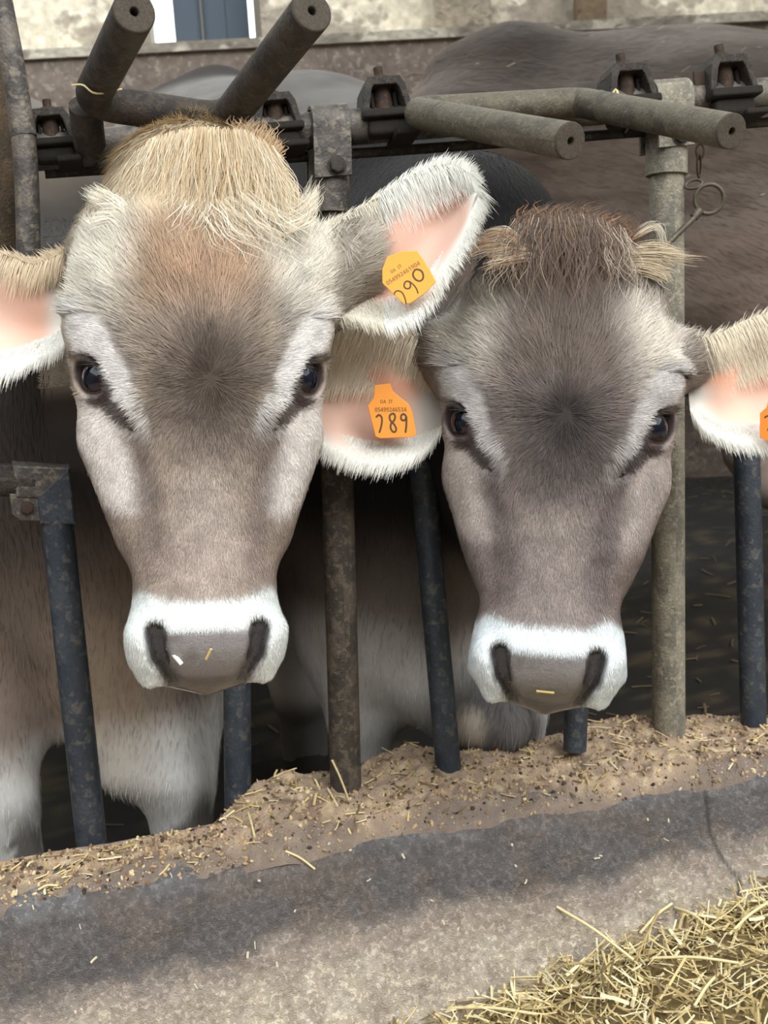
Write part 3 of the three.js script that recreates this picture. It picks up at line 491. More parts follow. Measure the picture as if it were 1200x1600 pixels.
// an ear: a spoon between two edge curves, concave towards the viewer, with thickness
function earSurface(S) {
  const up = curve(S.d, ...S.upper), lo = curve(S.d, ...S.lower), NU = 40, NV = 24, T = 0.004, front = [], back = [], info = [];
  const to = p => EYE.clone().sub(p).normalize();
  for (let i = 0; i <= NU; i++) {
    const u = i / NU, a = up.getPoint(u), b = lo.getPoint(u), wd = a.distanceTo(b);
    for (let j = 0; j <= NV; j++) {
      const v = j / NV * 2 - 1, p = a.clone().lerp(b, (v + 1) / 2), n = to(p), deep = S.cup * (1 - Math.pow(Math.abs(v), 2.4)) * Math.min(1, wd / .08) * mix(1.1, .6, u);
      const f = p.clone().addScaledVector(n, -deep + .008 * Math.sin(u * 7 + v * 3) * (1 - v * v));
      front.push(f); back.push(f.clone().addScaledVector(n, -T - .012 * (1 - v * v) * (1 - u))); info.push([u, v]);
    }
  }
  const make = (P, flip) => { const pos = [], idx = [], W = NV + 1; for (const p of P) pos.push(p.x, p.y, p.z); for (let i = 0; i < NU; i++) for (let j = 0; j < NV; j++) { const a = i * W + j, q = flip ? [a, a + W, a + 1, a + 1, a + W, a + W + 1] : [a, a + 1, a + W, a + 1, a + W + 1, a + W]; idx.push(...q); } const g = new THREE.BufferGeometry(); g.setAttribute('position', new THREE.Float32BufferAttribute(pos, 3)); g.setIndex(idx); g.computeVertexNormals(); return g; };
  let F0 = make(front, false); const mid = front[(NU >> 1) * (NV + 1) + (NV >> 1)], nm = V().fromBufferAttribute(F0.attributes.normal, (NU >> 1) * (NV + 1) + (NV >> 1)); const wrong = nm.dot(to(mid)) < 0;
  if (wrong) F0 = make(front, true); const B0 = make(back, !wrong);
  const rim = []; const W = NV + 1; for (let i = 0; i <= NU; i++) rim.push(i * W); for (let j = 1; j <= NV; j++) rim.push(NU * W + j); for (let i = NU - 1; i >= 0; i--) rim.push(i * W + NV);
  const rp = [], ri = []; rim.forEach(k => { rp.push(...front[k].toArray(), ...back[k].toArray()); }); for (let k = 0; k < rim.length - 1; k++) ri.push(k * 2, k * 2 + 1, k * 2 + 2, k * 2 + 1, k * 2 + 3, k * 2 + 2, );
  const R = new THREE.BufferGeometry(); R.setAttribute('position', new THREE.Float32BufferAttribute(rp, 3)); R.setIndex(ri); R.computeVertexNormals();
  return { front: F0, back: B0, rim: R, up, lo, point: (u, v, lift = 0) => { const a = up.getPoint(u), b = lo.getPoint(u), p = a.lerp(b, (v + 1) / 2), n = to(p); return p.addScaledVector(n, -S.cup * (1 - Math.pow(Math.abs(v), 2.4)) * mix(1.1, .6, u) + lift); }, info };
}
function paint(g, f) { const P = g.attributes.position, N = g.attributes.normal, c = new Float32Array(P.count * 3), p = V(), n = V(); for (let i = 0; i < P.count; i++) { p.fromBufferAttribute(P, i); n.fromBufferAttribute(N, i); const k = f(p, n, i); c.set(k, i * 3); } g.setAttribute('color', new THREE.BufferAttribute(c, 3)); return g; }
function plain(g) { const k = g.clone(); for (const n of Object.keys(k.attributes)) if (!['position', 'normal', 'color'].includes(n)) k.deleteAttribute(n); return k; }

function tagTexture(draw) {
  const c = document.createElement('canvas'); c.width = c.height = 256; const x = c.getContext('2d'); x.fillStyle = '#f5a03c'; x.fillRect(0, 0, 256, 256); draw(x);
  const t = new THREE.CanvasTexture(c); t.colorSpace = THREE.SRGBColorSpace; t.magFilter = THREE.LinearFilter; return t;
}
function pen(x, pts, w, a = 0.9) { x.strokeStyle = `rgba(66,52,44,${a})`; x.lineWidth = w; x.lineCap = x.lineJoin = 'round'; x.beginPath(); pts.forEach((p, i) => i ? x.quadraticCurveTo(p[0], p[1], p[2] ?? p[0], p[3] ?? p[1]) : x.moveTo(p[0], p[1])); x.stroke(); }
// outline in the tag's own plane (metres), the same numbers give its uv
function earTag(parent, pxOutline, depth, tilt, texture, name = 'ear_tag', label) {
  const ctr = pxOutline.reduce((s, p) => [s[0] + p[0] / pxOutline.length, s[1] + p[1] / pxOutline.length], [0, 0]), o = at(ctr[0], ctr[1], depth), k = depth / F;
  const pts = pxOutline.map(p => [(p[0] - ctr[0]) * k, -(p[1] - ctr[1]) * k]);
  const g = plateShape(pts, 0.0012, 0.0005), xs = pts.map(p => p[0]), ys = pts.map(p => p[1]), x0 = Math.min(...xs), x1 = Math.max(...xs), y0 = Math.min(...ys), y1 = Math.max(...ys), uv = g.attributes.uv, P = g.attributes.position;
  for (let i = 0; i < uv.count; i++) { uv.setXY(i, (P.getX(i) - x0) / (x1 - x0), (P.getY(i) - y0) / (y1 - y0)); }
  const n = EYE.clone().sub(o).normalize(), y = UP.clone().addScaledVector(n, -UP.dot(n)).normalize(), x = y.clone().cross(n);
  const m = frameM(o, x, y, n).multiply(new THREE.Matrix4().makeRotationFromEuler(new THREE.Euler(tilt[0], tilt[1], 0)));
  g.applyMatrix4(m); const t = obj(name, g, new THREE.MeshPhysicalMaterial({ map: texture, roughness: 0.5, clearcoat: 0.15 }), parent); if (label) t.userData.label = label;
  return m;
}

function buildCow(S) {
  const H = makeHead(S.head), root = base(S.name, S.ground); tag(root, S.label, S.category, S.group);
  const body = S.prims.map(p => ({ f: cap(p[0], p[1], p[2], p[3]), k: p[4] ?? .06 }));
  const bodyField = (x, y, z) => { let d = 1; for (const b of body) d = smin(d, b.f(x, y, z), b.k); return d; };
  const t = V();
  const local = (x, y, z) => { t.set(x, y, z).applyMatrix4(H.M); const b = bodyField(t.x, t.y, t.z); const h = H.field(x, y, z); return smin(h, b, .03); };
  const world = (x, y, z) => { const b = bodyField(x, y, z); if (b < -.05) return b; t.set(x, y, z).sub(H.o).applyMatrix4(H.qi); return smin(b, H.field(t.x, t.y, t.z), .03); };
  const hb = { lo: [-.17, -H.YB - .05, -.24], hi: [.17, H.YT + .03, .05] }, cellH = .0034, cellB = S.cell ?? .012;
  const head = surfaceNets(local, hb.lo, hb.hi, cellH).applyMatrix4(H.M); head.computeVertexNormals();
  const inHead = (x, y, z) => { t.set(x, y, z).sub(H.o).applyMatrix4(H.qi); const m = cellB * 1.2; return t.x > hb.lo[0] + m && t.x < hb.hi[0] - m && t.y > hb.lo[1] + m && t.y < hb.hi[1] - m && t.z > hb.lo[2] + m && t.z < hb.hi[2] - m; };
  const bb = new THREE.Box3(); for (const p of S.prims) { for (const [c, r] of [[p[0], p[2]], [p[1], p[3]]]) { bb.expandByPoint(c.clone().addScalar(r + .05)); bb.expandByPoint(c.clone().addScalar(-r - .05)); } }
  const rest = surfaceNets(world, bb.min.toArray(), bb.max.toArray(), cellB, inHead);
  const faceCol = p => { const l = H.toL(p); return S.face(l.x, l.y, l.z, H); };
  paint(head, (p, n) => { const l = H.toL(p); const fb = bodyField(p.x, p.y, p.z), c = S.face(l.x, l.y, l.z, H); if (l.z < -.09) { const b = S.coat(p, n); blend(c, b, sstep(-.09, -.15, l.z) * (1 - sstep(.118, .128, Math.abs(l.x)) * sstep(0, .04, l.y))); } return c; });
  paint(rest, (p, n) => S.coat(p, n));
  // ears
  const ears = S.ears.map(e => earSurface(e)), parts = [head, rest];
  ears.forEach((E, k) => {
    const e = S.ears[k];
    paint(E.front, (p, n, i) => { const [u, v] = E.info[i]; return e.inner(u, v); });
    paint(E.back, (p, n, i) => e.outer(E.info[i][0], E.info[i][1])); paint(E.rim, () => e.inner(.5, 1));
    parts.push(E.front, E.back, E.rim);
  });
  // skin: one mesh; the wet nose pad is the same skin seen bare, so it is part of it
  const g = mergeGeometries(parts.map(plain)); obj('body', g, M.skin, root);
  // wet nose pad: a shell just over the muzzle between and below the nostrils
  { const P = head.attributes.position, I = head.index, keep = [], p = V(); for (let i = 0; i < I.count; i += 3) { let ok = true; for (let k = 0; k < 3; k++) { const l = H.toL(p.fromBufferAttribute(P, I.getX(i + k))); if (!(S.padMask(l.x, l.y, H) > .5 && l.z > -.10)) ok = false; } if (ok) keep.push(I.getX(i), I.getX(i + 1), I.getX(i + 2)); }
    const map = new Map(), pos = [], nor = [], col = [], idx = keep.map(v => { if (!map.has(v)) { map.set(v, pos.length / 3); for (let c = 0; c < 3; c++) { pos.push(P.array[v * 3 + c] + head.attributes.normal.array[v * 3 + c] * .0007); nor.push(head.attributes.normal.array[v * 3 + c]); col.push(head.attributes.color.array[v * 3 + c]); } } return map.get(v); });
    const uv = []; for (let i = 0; i < pos.length; i += 3) { const l = H.toL(V(pos[i], pos[i + 1], pos[i + 2])); uv.push(l.x, l.y); }
    const ng = new THREE.BufferGeometry(); ng.setAttribute('position', new THREE.Float32BufferAttribute(pos, 3)); ng.setAttribute('normal', new THREE.Float32BufferAttribute(nor, 3)); ng.setAttribute('color', new THREE.Float32BufferAttribute(col, 3)); ng.setAttribute('uv', new THREE.Float32BufferAttribute(uv, 2)); ng.setIndex(idx);
    obj('nose_pad', ng, M.nose, root); S.padPoints = pos; }
  // eyes
  for (const E of H.eyes) {
    const s = new THREE.SphereGeometry(.0225, 48, 36); s.rotateX(Math.PI / 2); paint(s, p => { const q = p.clone().normalize(), r = Math.hypot(q.x / 1.15, q.y / .9); if (r < .58) return L3(6, 12, 26); if (r < .74) return L3(30, 22, 22); const k = sstep(.74, .84, r); return [0, 1, 2].map(i => mix(L3(38, 26, 24)[i], L3(128, 106, 104)[i], k)); });  // blue of the pupil is the sky reflection mixed into its colour
    const look = E.look.clone().add(V(E.k * .18, .12, 0)).normalize(); const m = frameM(E.e, E.e1.clone().addScaledVector(look, -E.e1.dot(look)).normalize().multiplyScalar(1), look.clone().cross(E.e1).normalize(), look); s.applyMatrix4(m).applyMatrix4(H.M);
    const eb = obj('eye', s, M.eye, root);
    const hl = new Hair(77 + E.k); for (let i = 0; i < 70; i++) { const a = mix(-.4, 1, hl.r()) * .023, p0 = E.e.clone().addScaledVector(E.e1, a).addScaledVector(E.e2, (E.k > 0 ? 1 : -1) * .016 * (1 - (a / .027) ** 2)).addScaledVector(E.look, .0205); const out = E.look.clone().multiplyScalar(.5).addScaledVector(E.e1, .5 + .3 * hl.r()).addScaledVector(V(0, -.3, 0), hl.r()).normalize(), L = .010 + .012 * hl.r(); hl.strand([p0, p0.clone().addScaledVector(out, L * .5), p0.clone().addScaledVector(out, L).add(V(0, -.003, 0))].map(q => H.toW(q)), H.Z.clone(), .00025, L3(52, 44, 40)); }
    const lash = hl.mesh('eyelashes', eb);
  }
  // hair
  const hair = new Hair(S.seed);
  hair.grow(head, (p, n, rough) => {
    const l = H.toL(p); if (l.z < -.13 && (Math.abs(l.x) < .10 || l.y < .02)) return null;
    for (const E of H.eyes) { const qx = l.x - E.e.x, qy = l.y - E.e.y, qz = l.z - E.e.z, a = dot3(qx, qy, qz, E.e1.x, E.e1.y, E.e1.z), b = dot3(qx, qy, qz, E.e2.x, E.e2.y, E.e2.z); if (Math.hypot(qx, qy, qz) < .032 && Math.hypot(a / .028, b / .0195) < 1) return null; }
    if (S.padMask(l.x, l.y, H) > .5) return null;
    const h = S.hairAt(l, H); h.dir = h.d2.x * 0 + 0 === 0 ? H.X.clone().multiplyScalar(h.d2.x).addScaledVector(H.Y, h.d2.y).addScaledVector(H.Z, h.d2.z ?? 0) : V();
    h.col = rough ? [1, 1, 1] : S.face(l.x, l.y, l.z, H); return h;
  });
  hair.grow(rest, (p, n, rough) => { const to = EYE.clone().sub(p), dd = to.length(); if (dd > 1.75 || n.dot(to) < -.1 * dd || p.y < .1) return null; return { dens: 22000, len: .016, dir: V(-.15, -1, .1), col: rough ? [1, 1, 1] : S.coat(p, n), w: .0006, lift: .12, vary: .6, mess: .6 }; });
  ears.forEach((E, k) => {
    const e = S.ears[k];
    const toward = u => E.up.getPoint(Math.min(1, u + .08)).add(E.lo.getPoint(Math.min(1, u + .08))).sub(E.up.getPoint(u)).sub(E.lo.getPoint(u)).normalize();
    const across = u => E.lo.getPoint(u).sub(E.up.getPoint(u)).normalize();
    for (let i = 0; i < e.count; i++) {
      const u = Math.pow(hair.r(), .9), side = hair.r(), vv = side < e.topShare ? -1 + Math.pow(hair.r(), 1.2) * e.topDepth : 1 - Math.pow(hair.r(), 1.5) * e.botDepth, p = E.point(u, vv, .0015), n = EYE.clone().sub(p).normalize();
      const inward = side < e.topShare && hair.r() < e.drape, ax = toward(u), ac = across(u), s = inward ? 1 : Math.sign(vv);
      const d = ac.clone().multiplyScalar(s * (inward ? 1 : .75 + .3 * Math.abs(vv))).addScaledVector(ax, .35 + .8 * hair.r() * (u > .7 ? 1.4 : .6)).addScaledVector(V(0, -1, 0), .25 + .2 * hair.r()).addScaledVector(n, inward ? .12 : .15 * hair.r()).normalize();
      const L = e.len * (.4 + .6 * hair.r() * hair.r() + .25 * hair.r()) * (inward ? 1.25 : .8), c = e.hair(u, vv), j = .85 + .3 * hair.r();
      hair.strand([p, p.clone().addScaledVector(d, L * .5).addScaledVector(n, .001), p.clone().addScaledVector(d, L).add(V(0, -.15 * L, 0))], n, .00032, c.map(q => q * j));
    }
  });
  for (const f of S.tufts) f(hair);
  hair.mesh('coat_hair', root);
  for (const T of S.tags) earTag(root, T.outline, T.d, T.tilt, T.tex, 'ear_tag', T.label);
  for (const h of S.hooves) { const g = lathe([[.0, .075], [.034, .075], [.042, .04], [.048, .004], [.046, 0], [0, 0]].reverse().map(q => q), V(h.x, 0.0, h.z), V(0, 1, 0), 24); g.translate(-h.x, 0, -h.z); g.scale(1, 1, 1.15); g.translate(h.x, 0, h.z); obj('hoof', g, M.hoof, root); }
  root.userData.pad = undefined; delete root.userData.pad; PADS.push(...S.padPoints);
  return root;
}
const PADS = [];
M.eye = new THREE.MeshPhysicalMaterial({ vertexColors: true, roughness: 0.05, specularIntensity: 0.9 });
M.hoof = mat({ color: 0x2a2521, roughness: 0.8 });

// coats
function faceColor(K) {                                             // K: the palette of one animal
  return (x, y, z, H) => {
    const ax = Math.abs(x), c = K.base.slice(), n = fbm(x * 30, y * 30, z * 30 + K.seed, 3) - .5; const X = x + n * .012, Y = y + n * .014, A = Math.abs(X), yt = H.YT / .228, yb = H.YB / .29;
    blend(c, K.nasal, ell(X, Y, 0, -.13 * yb, .028, .06, .6) * .9);
    blend(c, K.side, band(A, Y, .06, .10 * yt, .055, -.02, .022, .7) * .7);
    blend(c, K.whorl, ell(X, Y, K.wx, -.012, .048, .055, .6) * .85);
    blend(c, K.whorl, ell(X, Y, K.wx, .004, .013, .03, .8) * .6); blend(c, K.core, ell(x, y, K.wx, K.wy - .005, .012, .020, .9) * .85);
    blend(c, K.strip, band(A, Y, .087, .075 * yt, .064, .0, .014, .6) * .8);
    blend(c, K.tan, ell(X, Y, 0, .088 * yt, .062, .05, .5) * K.tanK);
    blend(c, K.crown, sstep(.105 * yt, .135 * yt, Y + ax * .12));
    blend(c, K.templ, ell(A, Y, .094, .10 * yt, .042, .068, .6) * K.templK);
    blend(c, K.pollc, ell(X, Y, 0, .20 * yt, .075, .075, .6) * .9);
    blend(c, K.brow, band(A, y + n * .004, .108, .050, .062, -.036, .0185, .25) * .92);
    blend(c, K.cheek, band(A, Y, .105, -.034, .072, -.10 * yb, .022, .35) * .92);
    blend(c, K.stripe, band(A, Y, .060, -.045, .046, -.165 * yb, .0130, .8) * .82);
    blend(c, K.jaw, band(A, Y, .085, -.13 * yb, .068, -.19 * yb, .018, .7) * .55);
    blend(c, K.pre, ell(X, Y, 0, -.165 * yb, .05, .028, .7) * .6);
    // eye rims and the dark corner that runs down from them
    blend(c, K.rim, band(ax, y, .107, .010, .093, -.012, .0135, .2) * .92); blend(c, K.rim, band(ax, y, .088, -.018, .072, -.037, .0068, .4) * .9);
    // white muzzle, dark pad
    const top = -.198 * yb + .010 * sstep(.03, .06, ax) - .008 * sstep(.06, .075, ax) + n * .006;
    const w = sstep(top + .007, top - .006, y); blend(c, K.white, w);
    const pm = K.pad(x, y, H, n); blend(c, K.padc, pm * w); blend(c, K.padlow, pm * w * sstep(-.86 * H.YB, -.98 * H.YB, y) * .75); blend(c, K.padlow, pm * w * sstep(.5, .7, fbm(x * 70, y * 70, 3 + K.seed, 3)) * .5);
    for (const k of [-1, 1]) { blend(c, K.nos, band(x, y, k * .0485, -H.YB * .775, k * .0435, -H.YB * .86, .0095, .4) * w * .95); blend(c, K.nos, band(x, y, k * .0435, -H.YB * .86, k * .033, -H.YB * .93, .008, .5) * w * .8); }
    if (y < -H.YB * .985) blend(c, K.base, sstep(-H.YB * .985, -H.YB * 1.02, y));
    blend(c, K.earb, sstep(.118, .128, Math.abs(x)) * sstep(-.02, -.05, z) * sstep(.0, .04, y)); return c;
  };
}
const padShape = (x, y, H, n = 0) => {                               // 1 inside the bare nose
  const yy = -y / H.YB, half = pl([[.74, .054], [.80, .056], [.88, .050], [.95, .038], [1.0, .034]], yy), topy = .775 - .02 * sstep(.03, .055, Math.abs(x));
  return sstep(topy - .02, topy + .03, yy + n * .02) * sstep(half + .004, half - .003, Math.abs(x)) * sstep(1.03, 1.0, yy);
};
const flow = K => (l, H) => {
  const yt = H.YT / .228, x = l.x - K.wx, y = l.y - K.wy, cut = .108 * yt + Math.abs(l.x) * .1 + .03 * (noise(l.x * 70, l.y * 30, K.seed) - .5), d2 = { x: 0, y: 0, z: 0 }; let len, lift, w = .00034, dens = 900000, mess = 1, vary = .5;
  if (l.y > cut) { d2.x = l.x * 4.5; d2.y = -1; d2.z = .2; if (l.y > .9 * H.YT) d2.z = .8; len = mix(K.len1, K.len2, sstep(cut, cut + .06, l.y)); lift = .12; dens = 420000; w = .00038; mess = 1.7; vary = .9; }
  else if (y > 0) { const r = Math.hypot(x, y) + 1e-4; d2.x = x / r * 1.1; d2.y = y / r; len = mix(.012, .024, sstep(0, .09, y)) * K.f; lift = .32; dens = 650000; mess = 1.2; vary = .8; }
  else { const r = Math.hypot(x, y) + 1e-4, q = sstep(.0, .09, -y); d2.x = x / r * mix(1, .35, q); d2.y = mix(y / r, -1, q); len = mix(.014, .007, sstep(.02, .13, -y)) * K.f; lift = .2; mess = .9; vary = .6; }
  if (Math.abs(l.x) > .056 + Math.max(0, l.y) * .4 && l.y < .06) { len = Math.min(len, .0065); lift = .15; }
  if (l.y < -.68 * H.YB) { len = .0045; lift = .3; w = .0003; vary = .25; }
  return { dens, len, lift, w, d2, mess, vary };
};
const NOSE = [];
const down = (p, y) => V(p.x, y, p.z);
// ---- left cow
{
  const K = { seed: 1, wx: .006, wy: -.002, f: 1, len1: .026, len2: .036, base: L3(146, 132, 120), nasal: L3(160, 147, 138), side: L3(154, 141, 126), whorl: L3(90, 78, 70), strip: L3(140, 131, 125), tan: L3(180, 146, 117), tanK: .72, core: L3(62, 52, 46), crown: L3(214, 198, 172), templ: L3(226, 221, 208), templK: .85, pollc: L3(216, 196, 164), brow: L3(206, 203, 200), cheek: L3(208, 201, 196), stripe: L3(110, 97, 89), jaw: L3(128, 113, 104), pre: L3(166, 148, 140), rim: L3(62, 50, 48), white: L3(226, 230, 228), padc: L3(138, 132, 132), padlow: L3(86, 77, 66), earb: L3(176, 168, 156), nos: L3(40, 34, 36), pad: padShape };
  const sh = at(120, 700, 1.62), kneeR = at(278, 1215, 1.46), kneeL = at(2, 1262, 1.42), fR = V(kneeR.x - .005, .09, kneeR.z + .01), fL = V(kneeL.x + .012, .09, kneeL.z + .01);
  const mid = at(-40, 450, 2.05), rear = at(-150, 470, 2.6);
  const hl = [V(rear.x - .17, 0, rear.z), V(rear.x + .15, 0, rear.z - .05)];
  const prims = [
    [at(325, 520, 1.22), at(235, 640, 1.40), .105, .165, .08], [at(300, 760, 1.30), at(190, 860, 1.46), .06, .13, .09], [at(235, 620, 1.38), sh, .16, .25, .1],
    [sh, at(165, 955, 1.53), .24, .15, .12], [at(165, 955, 1.53), at(190, 1205, 1.46), .13, .032, .07],
    [sh, mid, .24, .31, .15], [mid, rear, .31, .28, .15], [at(60, 260, 1.75), at(-20, 240, 2.1), .06, .06, .1],
    [at(285, 985, 1.53), kneeR, .08, .047, .06], [kneeR, fR, .046, .034, .02], [fR, down(fR, .05), .042, .042, .02],
    [at(-15, 960, 1.50), kneeL, .08, .044, .06], [kneeL, fL, .043, .034, .02], [fL, down(fL, .05), .042, .042, .02],
  ];
  for (const h of hl) prims.push([V(h.x, .75, h.z), V(h.x, .45, h.z + .04), .14, .075, .1], [V(h.x, .45, h.z + .04), V(h.x, .12, h.z), .05, .036, .03], [V(h.x, .12, h.z), V(h.x, .05, h.z), .04, .04, .02]);
  prims.push([at(320, 520, 1.2), at(170, 385 + 20, 1.14), .07, .03, .05], [at(400, 470, 1.16), at(545, 412, 1.15), .07, .04, .05]);
  const cream = L3(226, 220, 204), white = L3(238, 238, 232), pink = L3(228, 192, 176), hot = L3(224, 160, 130), grey = L3(128, 118, 110);
  const earCol = (dark) => (u, v) => { const c = white.slice(), m = sstep(.16, .34, u) * sstep(.98, .8, u) * sstep(.86, .5, Math.abs(v - .1)); blend(c, pink, m); blend(c, hot, m * sstep(.3, .0, Math.abs(u - .3)) * .35); blend(c, cream, sstep(.25, .0, u)); return c; };
  buildCow({
    name: 'cow', category: 'cow', seed: 11, ground: V(sh.x, 0, sh.z), label: 'larger pale-headed brown cow with cream poll and orange tag 290 in its raised ear',
    head: { ox: 318, oy: 588, d: 1.035, pitch: -.16, yaw: .035, roll: .012, eye: [.0905, .004, -.044], rows: [[208, 0], [212, 34], [220, 62], [240, 96], [262, 112], [292, 124], [340, 164], [400, 184], [480, 197], [550, 197], [600, 190], [660, 177], [720, 159], [800, 134], [860, 119], [900, 110], [940, 111], [975, 120], [1005, 126], [1040, 122], [1065, 96], [1080, 58], [1088, 0]] },
    face: faceColor(K), padMask: padShape, hairAt: flow(K), prims,
    coat: (p, n) => { const c = L3(54, 49, 46); blend(c, L3(112, 99, 90), sstep(.74, .52, p.y + .1 * (fbm(p.x * 5, p.y * 5, p.z * 5, 3) - .5))); blend(c, L3(186, 184, 181), sstep(.43, .35, p.y + .12 * (fbm(p.x * 6, p.y * 6, p.z * 6, 3) - .5))); blend(c, L3(196, 178, 156), ell(p.x, p.y, at(165, 1100, 1.5).x, .42, .05, .12, .8) * .5); blend(c, L3(60, 54, 50), sstep(.33, .26, p.y) * sstep(.46, .58, fbm(p.x * 22, p.y * 22, p.z * 22, 3)) * .8); blend(c, L3(170, 160, 148), sstep(1.0, 1.15, p.y)); return noisy(c, p, 25, .5); },  // dark neck fur, with the pen shade painted into its near-black tone
    ears: [
      { d: 1.13, cup: .022, upper: [[500, 355, 1.14], [540, 338, 1.14], [600, 300, 1.13], [645, 272, 1.12], [688, 256, 1.11], [726, 264, 1.10], [743, 296, 1.10]], lower: [[512, 488, 1.14], [555, 496, 1.13], [610, 506, 1.12], [650, 488, 1.11], [692, 428, 1.11], [728, 360, 1.10], [746, 308, 1.10]], inner: earCol(), outer: () => grey, hair: (u, v) => u < .3 ? cream : white, count: 9000, topShare: .5, topDepth: .5, botDepth: .42, drape: .3, len: .022 },
      { d: 1.13, cup: .028, upper: [[128, 388, 1.14], [90, 398, 1.125], [55, 412, 1.11], [10, 398, 1.10], [-50, 385, 1.10], [-100, 400, 1.10], [-130, 440, 1.1]], lower: [[112, 512, 1.14], [95, 542, 1.13], [60, 558, 1.12], [15, 580, 1.11], [-45, 592, 1.10], [-95, 560, 1.10], [-133, 470, 1.1]], inner: earCol(), outer: () => grey, hair: (u, v) => v < 0 ? L3(222, 204, 176) : white, count: 7000, topShare: .5, topDepth: .28, botDepth: .4, drape: .3, len: .022 },
    ],
    tufts: [
      h => h.tuft([curve(1.05, [196, 345], [165, 322], [122, 302]), curve(1.045, [202, 338], [172, 310], [146, 288]), curve(1.045, [205, 335], [180, 318], [158, 326]), curve(1.04, [200, 360], [168, 345], [146, 352])], 520, .008, .00045, L3(230, 224, 208), H0()),
      h => h.tuft([curve(1.06, [440, 335], [470, 325], [498, 282]), curve(1.06, [445, 345], [478, 330], [496, 300]), curve(1.06, [450, 360], [480, 345], [492, 318])], 420, .008, .00045, L3(228, 220, 202), H0()),
      h => h.tuft([curve(1.06, [370, 225], [365, 205], [355, 188]), curve(1.06, [390, 225], [395, 205], [398, 190]), curve(1.06, [410, 235], [420, 215], [424, 200]), curve(1.06, [425, 262], [440, 245], [444, 240])], 380, .010, .00045, L3(206, 178, 142), H0()),
      h => h.tuft([curve(1.046, [318, 340], [296, 378], [262, 402]), curve(1.048, [290, 325], [255, 365], [214, 400]), curve(1.054, [258, 315], [212, 355], [172, 402]), curve(1.064, [228, 310], [182, 345], [146, 388])], 480, .024, .0003, r => r() < .55 ? L3(232, 226, 212) : L3(214, 200, 174), H0(), .2),
      h => h.tuft([curve(1.046, [328, 340], [352, 378], [388, 400]), curve(1.048, [352, 325], [392, 365], [434, 398]), curve(1.054, [388, 315], [430, 352], [470, 400]), curve(1.064, [418, 310], [460, 342], [494, 382])], 480, .024, .0003, r => r() < .55 ? L3(232, 226, 212) : L3(214, 200, 174), H0(), .2),
      h => h.tuft([curve(1.06, [225, 245], [195, 290], [172, 345]), curve(1.05, [250, 225], [235, 275], [205, 350]), curve(1.045, [300, 212], [285, 270], [265, 375]), curve(1.04, [330, 210], [330, 280], [322, 385]), curve(1.045, [380, 215], [392, 270], [400, 372]), curve(1.05, [410, 235], [435, 285], [452, 360]), curve(1.06, [425, 262], [455, 300], [478, 350])], 2600, .016, .0003, (r, u) => { const e = Math.abs(u - .5) * 2; return r() < .35 + .5 * e ? L3(228, 216, 192) : L3(212, 188, 152); }, H0(), .25),
    ],
    tags: [{ outline: [[606, 402], [628, 394], [652, 394], [663, 409], [672, 424], [681, 441], [664, 458], [641, 473], [632, 474], [620, 463], [609, 452], [598, 441], [598, 420]], d: 1.098, tilt: [-.1, -.15], label: 'orange plastic ear tag handwritten 290', tex: tagTexture(x => {
      x.fillStyle = '#f7a845'; x.fillRect(0, 0, 256, 256); x.save(); x.translate(128, 128); x.rotate(-.56);
      x.fillStyle = 'rgba(96,70,50,.75)'; x.font = 'bold 24px sans-serif'; x.fillText('0A  IT', -62, -62); x.font = 'bold 30px sans-serif'; x.fillText('054992461904', -108, -24, 190);
      x.translate(-6, 22);
      pen(x, [[-104, 22], [-98, -4, -76, 2], [-58, 14, -62, 38], [-64, 58, -74, 78]], 7);                                        // 2, its foot hidden by the fur
      pen(x, [[-4, -4], [-14, -20, -30, -8], [-46, 8, -28, 22], [-10, 30, -2, -2]], 8); pen(x, [[-2, -2], [14, 34, 2, 66]], 7);   // 9
      pen(x, [[46, -36], [20, -28, 28, 6], [42, 34, 64, 16], [84, -14, 62, -32], [54, -40, 46, -36]], 9); x.restore();              // 0
    }) }],
    hooves: [fR, fL, hl[0], hl[1]],
  });
}
function H0() { return EYE.clone().sub(at(500, 500, 1.1)).normalize(); }
// straw caught on the wet nose
for (const [pts, r, c, label] of [[[[262, 1012, .975], [284, 1038, .975]], .0022, 0xe4e0d8, 'white straw bit stuck to the wet nose of the larger cow'], [[[322, 1030, .97], [330, 1014, .97]], .0013, 0xc8b070, 'yellow straw bit on the middle of the larger cow nose'], [[[838, 1080, 1.08], [866, 1083, 1.08]], .0014, 0xb09a60, 'yellow straw bit on the smaller cow nose']]) { const s = base('straw_bit', at(...pts[0])); tag(s, label, 'straw'); s.userData.onNose = pts; s.userData.col = c; s.userData.rad = r; NOSE.push(s); }
